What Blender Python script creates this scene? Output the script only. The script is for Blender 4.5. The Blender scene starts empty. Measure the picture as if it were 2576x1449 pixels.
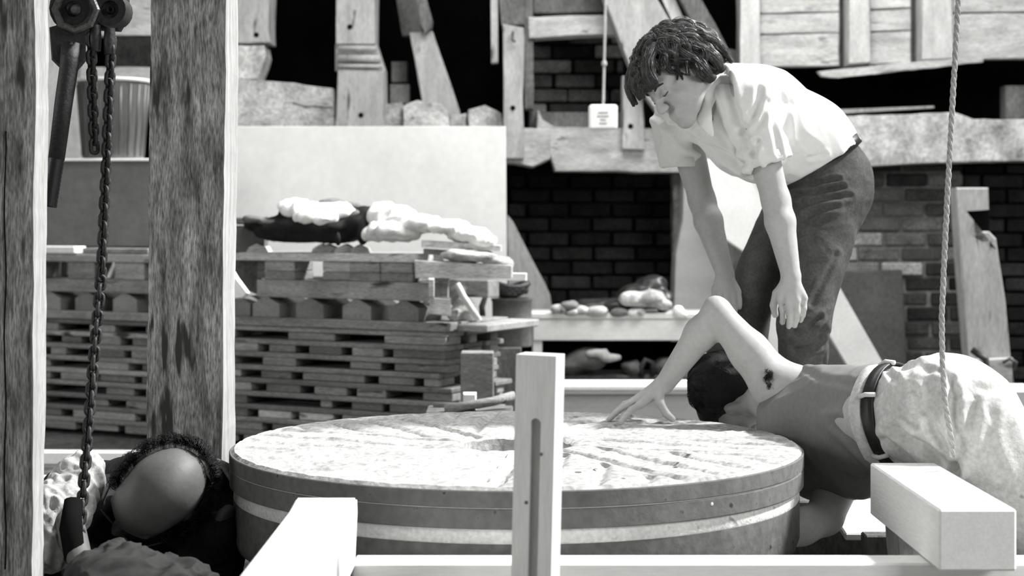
import bpy, bmesh, math, random
import numpy as np
from mathutils import Vector, Matrix
random.seed(7)
C = bpy.context.scene.collection
F = 4200.0; CX = 1288.0; HY = 557.0; CH = 0.95      # focal length in pixels, centre column, horizon row, eye height

# ---------------------------------------------------------------- camera, world, lights, exposure
sc = bpy.context.scene
cam = bpy.data.cameras.new('camera'); camo = bpy.data.objects.new('camera', cam); C.objects.link(camo)
camo.location = (0, 0, CH); camo.rotation_euler = (math.pi/2, 0, 0)
cam.sensor_fit = 'HORIZONTAL'; cam.sensor_width = 36; cam.lens = 36*F/2576
cam.shift_y = -(724.5-HY)/2576.0
cam.clip_start = 0.05
cam.dof.use_dof = True; cam.dof.focus_distance = 4.15; cam.dof.aperture_fstop = 3.6
sc.camera = camo
w = bpy.data.worlds.new('sky'); sc.world = w; w.use_nodes = True
bgn = w.node_tree.nodes['Background']; bgn.inputs[0].default_value = (0.97, 1, 0.97, 1); bgn.inputs[1].default_value = 0.23
def lamp(name, kind, loc, target, energy, **kw):
    l = bpy.data.lights.new(name, kind); o = bpy.data.objects.new(name, l); C.objects.link(o)
    o.location = loc
    o.rotation_euler = (Vector(target)-Vector(loc)).to_track_quat('-Z', 'Y').to_euler()
    l.energy = energy
    for k, v in kw.items(): setattr(l, k, v)
    return o
SUN = Vector((0.68, 0.15, 0.72))
lamp('sun', 'SUN', SUN*20, (0, 0, 0), 8.0, angle=math.radians(6))
lamp('doorway_light', 'AREA', (-6.5, 2.6, 1.9), (0.0, 4.4, 0.3), 120, shape='RECTANGLE', size=2.2, size_y=2.2)
lamp('back_fill_light', 'AREA', (1.0, 6.1, 4.3), (0.0, 8.5, 0.8), 215, shape='RECTANGLE', size=3.0, size_y=1.6)  # unseen fill added to brighten the back wall and pallets
lamp('front_fill_light', 'AREA', (4.6, -0.6, 3.2), (0.6, 4.2, 0.6), 190, shape='RECTANGLE', size=2.5, size_y=1.8)  # unseen fill added to brighten front faces from the right
vs = sc.view_settings; vs.view_transform = 'Standard'; vs.look = 'None'; vs.gamma = 1.0; vs.use_curve_mapping = False
vs.exposure = 0.0

# ---------------------------------------------------------------- helpers
def P(px, py, Y): return Vector(((px-CX)*Y/F, Y, CH-(py-HY)*Y/F))
def PN(px, py, Y): return np.array(P(px, py, Y), dtype=np.float64)

def M(name, c, v=0.25, sc_=6.0, st=(1,1,1), rough=0.85, bump=0.25, fine=0.12, spec=0.25, spots=0.0, spot_scale=30, spot_c=0.02, metal=0.0, dist=0.01, contrast=0.25):
    m = bpy.data.materials.new(name); m.use_nodes = True
    nt = m.node_tree; N = nt.nodes; L = nt.links
    b = N['Principled BSDF']; b.inputs['Roughness'].default_value = rough
    b.inputs['Specular IOR Level'].default_value = spec; b.inputs['Metallic'].default_value = metal
    tc = N.new('ShaderNodeTexCoord'); oi = N.new('ShaderNodeObjectInfo')
    mu = N.new('ShaderNodeMath'); mu.operation = 'MULTIPLY'; mu.inputs[1].default_value = 37.0; L.new(oi.outputs['Random'], mu.inputs[0])
    ad = N.new('ShaderNodeVectorMath'); ad.operation = 'ADD'; L.new(tc.outputs['Object'], ad.inputs[0]); L.new(mu.outputs[0], ad.inputs[1])
    mp = N.new('ShaderNodeMapping'); mp.inputs['Scale'].default_value = st; L.new(ad.outputs[0], mp.inputs['Vector'])
    n1 = N.new('ShaderNodeTexNoise'); n1.inputs['Scale'].default_value = sc_; n1.inputs['Detail'].default_value = 8; n1.inputs['Roughness'].default_value = 0.62
    L.new(mp.outputs[0], n1.inputs['Vector'])
    n2 = N.new('ShaderNodeTexNoise'); n2.inputs['Scale'].default_value = sc_*9; n2.inputs['Detail'].default_value = 4
    L.new(mp.outputs[0], n2.inputs['Vector'])
    cr = N.new('ShaderNodeMapRange'); cr.inputs['From Min'].default_value = 0.5-contrast; cr.inputs['From Max'].default_value = 0.5+contrast
    cr.inputs['To Min'].default_value = max(0.0, c*(1-v)); cr.inputs['To Max'].default_value = min(0.92, c*(1+v))
    L.new(n1.outputs['Fac'], cr.inputs['Value'])
    f = N.new('ShaderNodeMapRange'); f.inputs['From Min'].default_value = 0.3; f.inputs['From Max'].default_value = 0.7
    f.inputs['To Min'].default_value = 1-fine*1.6; f.inputs['To Max'].default_value = 1+fine; L.new(n2.outputs['Fac'], f.inputs['Value'])
    mm = N.new('ShaderNodeMath'); mm.operation = 'MULTIPLY'; L.new(cr.outputs[0], mm.inputs[0]); L.new(f.outputs[0], mm.inputs[1])
    out = mm.outputs[0]
    if spots > 0:
        n3 = N.new('ShaderNodeTexNoise'); n3.inputs['Scale'].default_value = spot_scale; n3.inputs['Detail'].default_value = 2
        L.new(mp.outputs[0], n3.inputs['Vector'])
        r = N.new('ShaderNodeMapRange'); r.inputs['From Min'].default_value = 0.5+0.22*(1-spots); r.inputs['From Max'].default_value = 0.58+0.22*(1-spots)
        L.new(n3.outputs['Fac'], r.inputs['Value'])
        mx = N.new('ShaderNodeMix'); mx.data_type = 'FLOAT'; L.new(r.outputs[0], mx.inputs[0]); L.new(out, mx.inputs[2]); mx.inputs[3].default_value = spot_c
        out = mx.outputs[0]
    cc = N.new('ShaderNodeCombineColor'); 
    for i, t in enumerate((1.0, 1.0, 0.975)):
        k = N.new('ShaderNodeMath'); k.operation = 'MULTIPLY'; k.inputs[1].default_value = t; L.new(out, k.inputs[0]); L.new(k.outputs[0], cc.inputs[i])
    L.new(cc.outputs[0], b.inputs['Base Color'])
    bp = N.new('ShaderNodeBump'); bp.inputs['Strength'].default_value = bump; bp.inputs['Distance'].default_value = dist
    ba = N.new('ShaderNodeMath'); ba.operation = 'ADD'; L.new(n1.outputs['Fac'], ba.inputs[0])
    bm_ = N.new('ShaderNodeMath'); bm_.operation = 'MULTIPLY'; bm_.inputs[1].default_value = 0.5; L.new(n2.outputs['Fac'], bm_.inputs[0]); L.new(bm_.outputs[0], ba.inputs[1])
    L.new(ba.outputs[0], bp.inputs['Height']); L.new(bp.outputs[0], b.inputs['Normal'])
    return m
VZ = (7, 7, 0.9); VX = (0.9, 7, 7); VY = (7, 0.9, 7)
m_oldpost = M('old_post_wood', 0.27, 0.75, 5, (6, 6, 0.9), 0.85, 0.9, 0.4, 0.25, 0.5, 6, 0.04, contrast=.17)
m_palepost = M('pale_post_wood', 0.36, 0.35, 7, (5, 5, 0.5), 0.8, 0.4, 0.15)
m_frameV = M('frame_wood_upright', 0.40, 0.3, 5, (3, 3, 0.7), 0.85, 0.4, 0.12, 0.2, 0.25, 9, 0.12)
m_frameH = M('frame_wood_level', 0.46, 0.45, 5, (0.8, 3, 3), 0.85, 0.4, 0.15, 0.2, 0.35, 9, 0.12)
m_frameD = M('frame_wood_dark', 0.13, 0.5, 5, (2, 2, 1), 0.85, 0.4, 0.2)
m_saw = M('fresh_sawn_wood', 0.90, 0.07, 4, (5, 0.6, 5), 0.65, 0.12, 0.04)
m_sawX = M('fresh_sawn_wood_level', 0.90, 0.07, 4, (0.6, 5, 5), 0.65, 0.12, 0.04)
m_planed = M('planed_stake_wood', 0.62, 0.12, 5, (5, 5, 0.5), 0.6, 0.12, 0.05)
m_pal = [M('pallet_wood_%s' % n, c, 0.38, 5, (1.0, 5, 5), 0.8, 0.3, 0.2, 0.2, 0.25, 5, 0.05) for n, c in (('brown', .16), ('grey', .24), ('tan', .33), ('pale', .58))]
m_palend = [M('sawn_end_%s' % n, c, 0.2, 9, (1, 1, 3), 0.8, 0.3, 0.15) for n, c in (('dull', .20), ('tan', .27))]
m_ply = M('white_sheet', 0.74, 0.09, 3, (1, 1, 1), 0.6, 0.05, 0.03, 0.3)
m_plaster = M('rough_plaster', 0.48, 0.5, 7, (1, 1, 1), 0.9, 0.7, 0.2, 0.2, 0.3, 11, 0.16, contrast=.18)
m_limeboard = M('limewashed_board', 0.50, 0.36, 6, (0.8, 3, 3), 0.9, 0.5, 0.15, 0.2, 0.25, 8, 0.25)
m_limestud = M('limewashed_stud', 0.54, 0.28, 6, (3, 3, 0.8), 0.9, 0.4, 0.12)
m_backing = M('backing_black', 0.006, 0.4, 6, (1, 1, 1), 0.95, 0.2, 0.1, 0.02)  # near-black tone of the wall and chamber behind the frame
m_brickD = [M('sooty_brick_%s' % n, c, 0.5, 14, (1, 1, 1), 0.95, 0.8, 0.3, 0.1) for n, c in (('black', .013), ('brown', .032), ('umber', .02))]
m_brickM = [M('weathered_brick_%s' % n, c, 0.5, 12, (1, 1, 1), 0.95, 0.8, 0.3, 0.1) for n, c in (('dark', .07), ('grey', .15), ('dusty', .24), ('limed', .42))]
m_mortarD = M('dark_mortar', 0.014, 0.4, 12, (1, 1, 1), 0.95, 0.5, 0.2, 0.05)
m_mortarM = M('grey_mortar', 0.16, 0.4, 12, (1, 1, 1), 0.95, 0.5, 0.2, 0.05)
m_floor = M('dirt_floor', 0.10, 0.5, 3, (1, 1, 1), 0.95, 0.5, 0.3, 0.1)
m_stonetop = M('dressed_stone_face', 0.45, 0.26, 7, (1, 1, 1), 0.9, 0.8, 0.22, 0.2, 0.30, 26, 0.26, dist=0.006)
m_rim = M('stone_rim', 0.14, 0.20, 5, (1, 1, 1), 0.8, 0.35, 0.12, 0.25, 0.22, 45, 0.04)
m_rimL = M('lower_stone_rim', 0.14, 0.26, 5, (1, 1, 1), 0.85, 0.35, 0.15, 0.2, 0.15, 40, 0.05)
m_band = M('plaster_band', 0.72, 0.16, 12, (1, 1, 1), 0.85, 0.4, 0.1, 0.2, 0.2, 30, 0.3)
m_skin = M('skin', 0.44, 0.10, 9, (1, 1, 1), 0.55, 0.08, 0.04, 0.35)
m_skin3 = M('shaded_skin', 0.10, 0.3, 9, (1, 1, 1), 0.58, 0.08, 0.04, 0.45)  # shade over the bald man put into his skin colour
m_hair = M('brown_hair', 0.030, 0.5, 30, (2.4, 2.4, 1), 0.55, 0.4, 0.4, 0.3, dist=0.004)
m_strand = M('hair_strand', 0.12, 0.9, 60, (1, 1, 1), 0.36, 0.0, 0.2, 0.5)
m_sleeve = M('pale_sleeve_cloth', 0.42, 0.35, 10, (1, 1, 1), 0.9, 0.3, 0.15, 0.1)
m_hairB = M('black_hair', 0.012, 0.5, 30, (2, 2, 1), 0.6, 0.6, 0.3, 0.3)
m_shirt = M('white_cotton', 0.78, 0.03, 9, (1, 1, 1), 0.9, 0.08, 0.02, 0.1)
m_jeans = M('dark_denim', 0.075, 0.35, 14, (1, 1, 1), 0.9, 0.15, 0.15, 0.15)
m_vest = M('grey_vest_cotton', 0.22, 0.08, 9, (1, 1, 1), 0.9, 0.06, 0.05, 0.1)
m_pants = M('pale_work_trousers', 0.60, 0.22, 11, (1, 1, 1), 0.9, 0.25, 0.10, 0.1, 0.15, 16, 0.25)
m_black = M('black_leather', 0.012, 0.3, 9, (1, 1, 1), 0.45, 0.1, 0.05, 0.4)
m_darkcloth = M('dark_shirt_cloth', 0.014, 0.5, 12, (1, 1, 1), 0.8, 0.3, 0.2, 0.2)
m_greycloth = M('grey_cotton', 0.18, 0.4, 10, (1, 1, 1), 0.9, 0.3, 0.15, 0.1)
m_whitecloth = M('white_cloth', 0.8, 0.08, 8, (1, 1, 1), 0.9, 0.2, 0.04, 0.1)
m_iron = M('black_iron', 0.014, 0.5, 14, (1, 1, 1), 0.62, 0.3, 0.3, 0.5)
m_irong = M('worn_iron', 0.09, 0.5, 14, (1, 1, 1), 0.45, 0.3, 0.3, 0.5, metal=0.3)
m_zinc = M('dull_zinc', 0.11, 0.4, 7, (5, 5, 0.4), 0.45, 0.1, 0.1, 0.5, metal=0.4)
m_rope = M('pale_rope', 0.42, 0.15, 30, (1, 1, 1), 0.9, 0.3, 0.1, 0.1)
m_box = M('grey_board', 0.11, 0.25, 4, (1, 1, 1), 0.7, 0.1, 0.08, 0.25)
m_darkbox = M('dark_card', 0.030, 0.35, 6, (1, 1, 1), 0.8, 0.2, 0.1, 0.2)
m_paintw = M('pale_painted_wood', 0.62, 0.12, 4, (1, 4, 4), 0.6, 0.12, 0.05, 0.25)
m_paint2 = M('grey_painted_wood', 0.40, 0.12, 4, (1, 4, 4), 0.6, 0.12, 0.05, 0.25)
m_slate = M('grey_slate_panel', 0.10, 0.3, 6, (1, 1, 1), 0.7, 0.15, 0.15, 0.25)
m_ink = M('printed_ink', 0.2, 0.1, 5)
m_hole = M('dark_hole', 0.008, 0.1, 5, (1,1,1), 0.95, 0, 0, 0.0)

def tag(o, label=None, cat=None, group=None, kind=None):
    if label: o['label'] = label
    if cat: o['category'] = cat
    if group: o['group'] = group
    if kind: o['kind'] = kind
    return o
def thing(name, loc, label, cat, group=None):
    o = bpy.data.objects.new(name, None); C.objects.link(o); o.location = loc; o.empty_display_size = 0.05
    return tag(o, label, cat, group)
def wloc(o):
    v = Vector(o.location)
    while o.parent: o = o.parent; v += Vector(o.location)
    return v
def link(name, V, faces, mat, parent=None, smooth=False, mats=None):
    """V: world coordinates. One mesh object, origin at its base (top level) or centre (part)."""
    V = np.asarray(V, dtype=np.float64)
    mn, mx = V.min(0), V.max(0)
    org = np.array([(mn[0]+mx[0])/2, (mn[1]+mx[1])/2, mn[2] if parent is None else (mn[2]+mx[2])/2])
    me = bpy.data.meshes.new(name); me.from_pydata((V-org).tolist(), [], faces); me.validate(); me.update()
    o = bpy.data.objects.new(name, me); C.objects.link(o)
    me.materials.append(mat)
    if mats:
        for q in mats: me.materials.append(q)
    if smooth: me.polygons.foreach_set('use_smooth', [True]*len(me.polygons))
    if parent: o.parent = parent; o.location = Vector(org)-wloc(parent)
    else: o.location = org
    return o
def from_bm(name, bm, mat, parent=None, smooth=False):
    bm.normal_update()
    V = [v.co[:] for v in bm.verts]; bm.verts.index_update(); fs = [[v.index for v in f.verts] for f in bm.faces]
    bm.free(); return link(name, V, fs, mat, parent, smooth)
_boxcache = {}
def box(name, c, s, mat, parent=None, rz=0.0, rot=None, bev=0.004, label=None, cat=None, group=None):
    """bevelled box, mesh data shared between equal sizes; c = world centre"""
    base = parent is None
    key = (round(s[0], 3), round(s[1], 3), round(s[2], 3), mat.name, bev, base)
    me = _boxcache.get(key)
    if me is None:
        bm = bmesh.new(); bmesh.ops.create_cube(bm, size=1.0)
        for v in bm.verts: v.co = Vector((v.co.x*s[0], v.co.y*s[1], v.co.z*s[2]))
        b = min(bev, min(s)*0.2)
        bmesh.ops.bevel(bm, geom=bm.edges[:], offset=b, segments=1, affect='EDGES')
        if base:
            for v in bm.verts: v.co.z += s[2]/2
        me = bpy.data.meshes.new(name); bm.to_mesh(me); bm.free(); me.materials.append(mat); _boxcache[key] = me
    o = bpy.data.objects.new(name, me); C.objects.link(o)
    R = rot if rot is not None else Matrix.Rotation(rz, 3, 'Z')
    o.rotation_euler = R.to_euler()
    loc = Vector(c)
    if base: loc = loc - R @ Vector((0, 0, s[2]/2))
    if parent: o.parent = parent; loc = loc-wloc(parent)
    o.location = loc
    return tag(o, label, cat, group)
def prism(name, pts, Y, depth, mat, parent=None, seg=0.0, amp=0.0, bev=0.006, seed=0, label=None, cat=None, group=None, lean=0.0, kind=None):
    """outline given by where it stands at distance Y, real thickness `depth` going back; edges may be hewn uneven"""
    q = [P(x, y, Y) for x, y in pts]
    # make outline ccw seen from the camera (x right, z up)
    area = sum(q[i].x*q[(i+1) % len(q)].z-q[(i+1) % len(q)].x*q[i].z for i in range(len(q)))
    if area < 0: q.reverse()
    rnd = random.Random(seed*31+len(pts)*7+int(abs(pts[0][0])))
    out = []
    for i in range(len(q)):
        a, b = q[i], q[(i+1) % len(q)]; out.append(a.copy())
        if seg > 0:
            n = int((b-a).length/seg)
            nr = Vector((-(b-a).z, 0, (b-a).x)).normalized()
            o1 = rnd.uniform(-1, 1)
            for k in range(1, n):
                o1 = 0.6*o1+0.6*rnd.uniform(-1, 1)
                out.append(a.lerp(b, k/n)+nr*amp*o1)
    bm = bmesh.new(); n = len(out)
    zm = min(p.z for p in out)
    cen = sum(out, Vector())/n
    ring = lambda dy, shrink: [bm.verts.new(Vector((p.x, p.y+dy+lean*(p.z-zm), p.z))+(cen-p).normalized()*shrink) for p in out]
    r0 = ring(0.0, bev); r1 = ring(bev, 0.0); r2 = ring(depth, 0.0)
    f0 = bm.faces.new(r0); f1 = bm.faces.new(list(reversed(r2)))
    for a_, b_ in ((r0, r1), (r1, r2)):
        for i in range(n):
            j = (i+1) % n; bm.faces.new((a_[i], b_[i], b_[j], a_[j]))
    if n > 4: bmesh.ops.triangulate(bm, faces=[f0, f1])
    bmesh.ops.recalc_face_normals(bm, faces=bm.faces[:])
    o = from_bm(name, bm, mat, parent)
    return tag(o, label, cat, group, kind)
def rect(x0, y0, x1, y1): return [(x0, y0), (x1, y0), (x1, y1), (x0, y1)]
def tube_mesh(pts, rad, n=10, closed=False, twist=0.0, lobes=0, lobe_amp=0.0):
    pts = [np.array(p, float) for p in pts]; m = len(pts)
    V = []; Fc = []
    up = np.array([0.1, 0.3, 1.0])
    u = None
    for i in range(m):
        if closed: t = pts[(i+1) % m]-pts[i-1]
        else: t = pts[min(i+1, m-1)]-pts[max(i-1, 0)]
        t /= (np.linalg.norm(t)+1e-9)
        if u is None:
            ref = up if abs(t@up)/np.linalg.norm(up) < 0.95 else np.array([1.0, 0, 0]); u = np.cross(t, ref)
        u = u-t*(u@t); u /= np.linalg.norm(u); v = np.cross(t, u)
        r = rad[i] if hasattr(rad, '__len__') else rad
        for k in range(n):
            a = 2*math.pi*k/n
            rr = r*(1+lobe_amp*math.cos(lobes*(a)+twist*i)) if lobes else r
            V.append(pts[i]+(u*math.cos(a)+v*math.sin(a))*rr)
    for i in range(m if closed else m-1):
        j = (i+1) % m
        for k in range(n):
            l = (k+1) % n; Fc.append((i*n+k, j*n+k, j*n+l, i*n+l))
    if not closed:
        Fc.append(tuple(range(n))); Fc.append(tuple((m-1)*n+k for k in reversed(range(n))))
    return V, Fc
def tube(name, pts, rad, mat, parent=None, n=10, **kw):
    V, Fc = tube_mesh(pts, rad, n, **kw); return link(name, V, Fc, mat, parent, True)
def lathe(name, c, prof, mat, parent=None, n=32, axis=(0, 0, 1), smooth=True):
    """prof = [(r, h)...] around axis from c"""
    ax = np.array(Vector(axis).normalized()); ref = np.array([0, 0, 1.0]) if abs(ax[2]) < 0.9 else np.array([1.0, 0, 0])
    u = np.cross(ax, ref); u /= np.linalg.norm(u); v = np.cross(ax, u); c = np.array(c, float)
    V = []; Fc = []
    for r, h in prof:
        for k in range(n):
            a = 2*math.pi*k/n; V.append(c+ax*h+(u*math.cos(a)+v*math.sin(a))*max(r, 1e-4))
    for i in range(len(prof)-1):
        for k in range(n):
            l = (k+1) % n; Fc.append((i*n+k, i*n+l, (i+1)*n+l, (i+1)*n+k))
    o = link(name, V, Fc, mat, parent, smooth)
    if smooth: sharp(o)
    return o
def sharp(o, ang=40):
    me = o.data; bm = bmesh.new(); bm.from_mesh(me)
    for e in bm.edges:
        if len(e.link_faces) == 2 and e.calc_face_angle(0) > math.radians(ang): e.smooth = False
    bm.to_mesh(me); bm.free()

# ---- vectorised value noise and a signed-distance surface mesher (one continuous skin for bodies, cloth, hair)
def vnoise(p, seed=0):
    p = np.asarray(p, dtype=np.float64); i = np.floor(p).astype(np.int64); f = p-i; f = f*f*(3-2*f)
    def h(ix, iy, iz):
        n = (ix*374761393+iy*668265263+iz*2147483647+seed*974634777) & 0xffffffff
        n = ((n ^ (n >> 13))*1274126177) & 0xffffffff
        return ((n ^ (n >> 16)) & 0xffff)/65535.0
    r = 0
    for dx in (0, 1):
        for dy in (0, 1):
            for dz in (0, 1):
                wgt = (f[:, 0] if dx else 1-f[:, 0])*(f[:, 1] if dy else 1-f[:, 1])*(f[:, 2] if dz else 1-f[:, 2])
                r = r+wgt*h(i[:, 0]+dx, i[:, 1]+dy, i[:, 2]+dz)
    return r*2-1
def cap(a, b, ra, rb=None, k=0.02, flat=None, cut=False, sub=False):
    return dict(t='c', a=np.array(a, float), b=np.array(b, float), ra=ra, rb=ra if rb is None else rb, k=k, flat=flat, cut=cut, sub=sub)
def ell(c, r, R=None, k=0.02, sub=False):
    r = np.array(r if hasattr(r, '__len__') else (r, r, r), float)
    return dict(t='e', c=np.array(c, float), r=r, R=np.eye(3) if R is None else np.array(R, float), k=k, sub=sub)
def plane(p, n): 
    n = np.array(n, float); n /= np.linalg.norm(n); return dict(t='p', p=np.array(p, float), n=n, sub=False)
def chain(pts, rs, k=0.02, **kw): return [cap(pts[i], pts[i+1], rs[i], rs[i+1], k, **kw) for i in range(len(pts)-1)]
def pr_bounds(q):
    if q['t'] == 'c':
        r = max(q['ra'], q['rb']); return np.minimum(q['a'], q['b'])-r, np.maximum(q['a'], q['b'])+r
    r = q['r'].max(); return q['c']-r, q['c']+r
def sdf(name, prims, mat, h=0.005, parent=None, disp=None):
    adds = [q for q in prims if q['t'] != 'p' and not q['sub']]
    lo = np.min([pr_bounds(q)[0] for q in adds], 0)-4*h; hi = np.max([pr_bounds(q)[1] for q in adds], 0)+4*h
    n = np.ceil((hi-lo)/h).astype(int)+1
    D = np.full(n, 1.0, np.float32)
    ax = [lo[i]+h*np.arange(n[i]) for i in range(3)]
    for q in prims:
        if q['t'] == 'p':
            d = ((ax[0]-q['p'][0])*q['n'][0])[:, None, None]+((ax[1]-q['p'][1])*q['n'][1])[None, :, None]+((ax[2]-q['p'][2])*q['n'][2])[None, None, :]
            np.maximum(D, d.astype(np.float32), out=D); continue
        a, b = pr_bounds(q); m = q['k']+4*h
        i0 = np.clip(((a-m-lo)/h).astype(int), 0, n-1); i1 = np.clip(((b+m-lo)/h).astype(int)+2, 1, n)
        if np.any(i1 <= i0): continue
        X = (ax[0][i0[0]:i1[0]])[:, None, None]; Y_ = (ax[1][i0[1]:i1[1]])[None, :, None]; Z = (ax[2][i0[2]:i1[2]])[None, None, :]
        if q['t'] == 'c':
            ab = q['b']-q['a']; L2 = float(ab@ab)+1e-12
            x, y, z = X-q['a'][0], Y_-q['a'][1], Z-q['a'][2]
            t0 = (x*ab[0]+y*ab[1]+z*ab[2])/L2; t = np.clip(t0, 0, 1)
            dx, dy, dz = x-t*ab[0], y-t*ab[1], z-t*ab[2]
            if q['flat']:
                nn, s = q['flat']; nn = np.array(nn, float); nn /= np.linalg.norm(nn)
                e = (dx*nn[0]+dy*nn[1]+dz*nn[2])*(1/s-1); dx = dx+e*nn[0]; dy = dy+e*nn[1]; dz = dz+e*nn[2]
                d = (np.sqrt(dx*dx+dy*dy+dz*dz)-(q['ra']+(q['rb']-q['ra'])*t))*(s*0.5+0.5)
            else: d = np.sqrt(dx*dx+dy*dy+dz*dz)-(q['ra']+(q['rb']-q['ra'])*t)
            if q['cut']: d = np.maximum(d, (t0-1)*math.sqrt(L2))
        else:
            R = q['R']; x, y, z = X-q['c'][0], Y_-q['c'][1], Z-q['c'][2]
            l = [(x*R[0, j]+y*R[1, j]+z*R[2, j]) for j in range(3)]; r = q['r']
            k0 = np.sqrt((l[0]/r[0])**2+(l[1]/r[1])**2+(l[2]/r[2])**2); k1 = np.sqrt((l[0]/r[0]**2)**2+(l[1]/r[1]**2)**2+(l[2]/r[2]**2)**2)+1e-9
            d = k0*(k0-1)/k1
        sl = tuple(slice(i0[j], i1[j]) for j in range(3)); S = D[sl]; k = q['k']; d = d.astype(np.float32)
        if q['sub']:
            d = -d; hh = np.clip(0.5-0.5*(d-S)/-k, 0, 1) if False else np.clip(0.5+0.5*(d-S)/k, 0, 1)
            D[sl] = S*(1-hh)+d*hh+k*hh*(1-hh)
        else:
            hh = np.clip(0.5+0.5*(S-d)/k, 0, 1); D[sl] = S*(1-hh)+d*hh-k*hh*(1-hh)
    D[0] = D[-1] = 1; D[:, 0] = D[:, -1] = 1; D[:, :, 0] = D[:, :, -1] = 1
    s = D < 0
    cnt = np.zeros(n-1, np.int8)
    for i in (0, 1):
        for j in (0, 1):
            for k in (0, 1): cnt += s[i:n[0]-1+i, j:n[1]-1+j, k:n[2]-1+k]
    act = np.argwhere((cnt > 0) & (cnt < 8)); idx = np.full(n-1, -1, np.int32); idx[tuple(act.T)] = np.arange(len(act))
    corners = [(i, j, k) for i in (0, 1) for j in (0, 1) for k in (0, 1)]
    acc = np.zeros((len(act), 3)); num = np.zeros(len(act))
    for a in corners:
        for e in range(3):
            if a[e]: continue
            b = list(a); b[e] = 1
            da = D[act[:, 0]+a[0], act[:, 1]+a[1], act[:, 2]+a[2]]; db = D[act[:, 0]+b[0], act[:, 1]+b[1], act[:, 2]+b[2]]
            m = (da < 0) != (db < 0); t = np.where(m, da/np.where(m, da-db, 1), 0)
            pos = np.array(a, float)[None, :].repeat(len(act), 0); pos[:, e] += t
            acc += pos*m[:, None]; num += m
    V = lo+h*(act+acc/num[:, None])
    Q = []
    for e in range(3):
        o1, o2 = (e+1) % 3, (e+2) % 3
        sa = [slice(1, n[i]-1) for i in range(3)]; sa[e] = slice(0, n[e]-1); sb = list(sa); sb[e] = slice(1, n[e])
        A, B = s[tuple(sa)], s[tuple(sb)]
        for flip, mk in ((False, A & ~B), (True, ~A & B)):
            g = np.argwhere(mk); 
            if not len(g): continue
            off = np.ones(3, int); off[e] = 0; g = g+off
            def cell(d1, d2):
                c = g.copy(); c[:, o1] -= d1; c[:, o2] -= d2; return idx[tuple(c.T)]
            qd = np.stack([cell(1, 1), cell(0, 1), cell(0, 0), cell(1, 0)], 1)
            Q.append(qd[:, ::-1] if flip else qd)
    Q = np.concatenate(Q); 
    # two light smoothing passes
    for _ in range(1):
        sm = np.zeros_like(V); ct = np.zeros(len(V))
        for a in range(4):
            for b in ((a+1) % 4, (a+3) % 4):
                np.add.at(sm, Q[:, a], V[Q[:, b]]); np.add.at(ct, Q[:, a], 1)
        V = V*0.5+0.5*sm/ct[:, None]
    if disp is not None:
        fn = np.cross(V[Q[:, 2]]-V[Q[:, 0]], V[Q[:, 3]]-V[Q[:, 1]]); N = np.zeros_like(V)
        for a in range(4): np.add.at(N, Q[:, a], fn)
        N /= np.linalg.norm(N, axis=1)[:, None]+1e-12
        V = V+N*np.asarray(disp(V))[:, None]
    mn, mx = V.min(0), V.max(0)
    org = np.array([(mn[0]+mx[0])/2, (mn[1]+mx[1])/2, mn[2] if parent is None else (mn[2]+mx[2])/2])
    me = bpy.data.meshes.new(name); me.vertices.add(len(V)); me.vertices.foreach_set('co', (V-org).astype(np.float32).ravel())
    me.loops.add(Q.size); me.loops.foreach_set('vertex_index', Q.astype(np.int32).ravel())
    me.polygons.add(len(Q)); me.polygons.foreach_set('loop_start', np.arange(0, Q.size, 4, dtype=np.int32)); 
    me.polygons.foreach_set('use_smooth', np.ones(len(Q), bool)); me.update(calc_edges=True); me.validate()
    me.materials.append(mat)
    o = bpy.data.objects.new(name, me); C.objects.link(o)
    if parent: o.parent = parent; o.location = Vector(org)-wloc(parent)
    else: o.location = org
    return o
def folds(specs):
    """cloth folds: list of (direction along folds, frequency, amplitude, seed, centre, radius)"""
    def f(V):
        r = np.zeros(len(V))
        for d, fr, am, sd, c, rad in specs:
            d = np.array(d, float); d /= np.linalg.norm(d)
            W = V-np.outer(V@d, d)*0.86
            nz = vnoise(W*fr, sd); nz = 1-np.abs(nz)*2.0
            g = 1.0 if c is None else np.exp(-np.sum((V-np.array(c))**2, 1)/rad**2)
            r += am*nz*g
        return r
    return f

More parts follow.
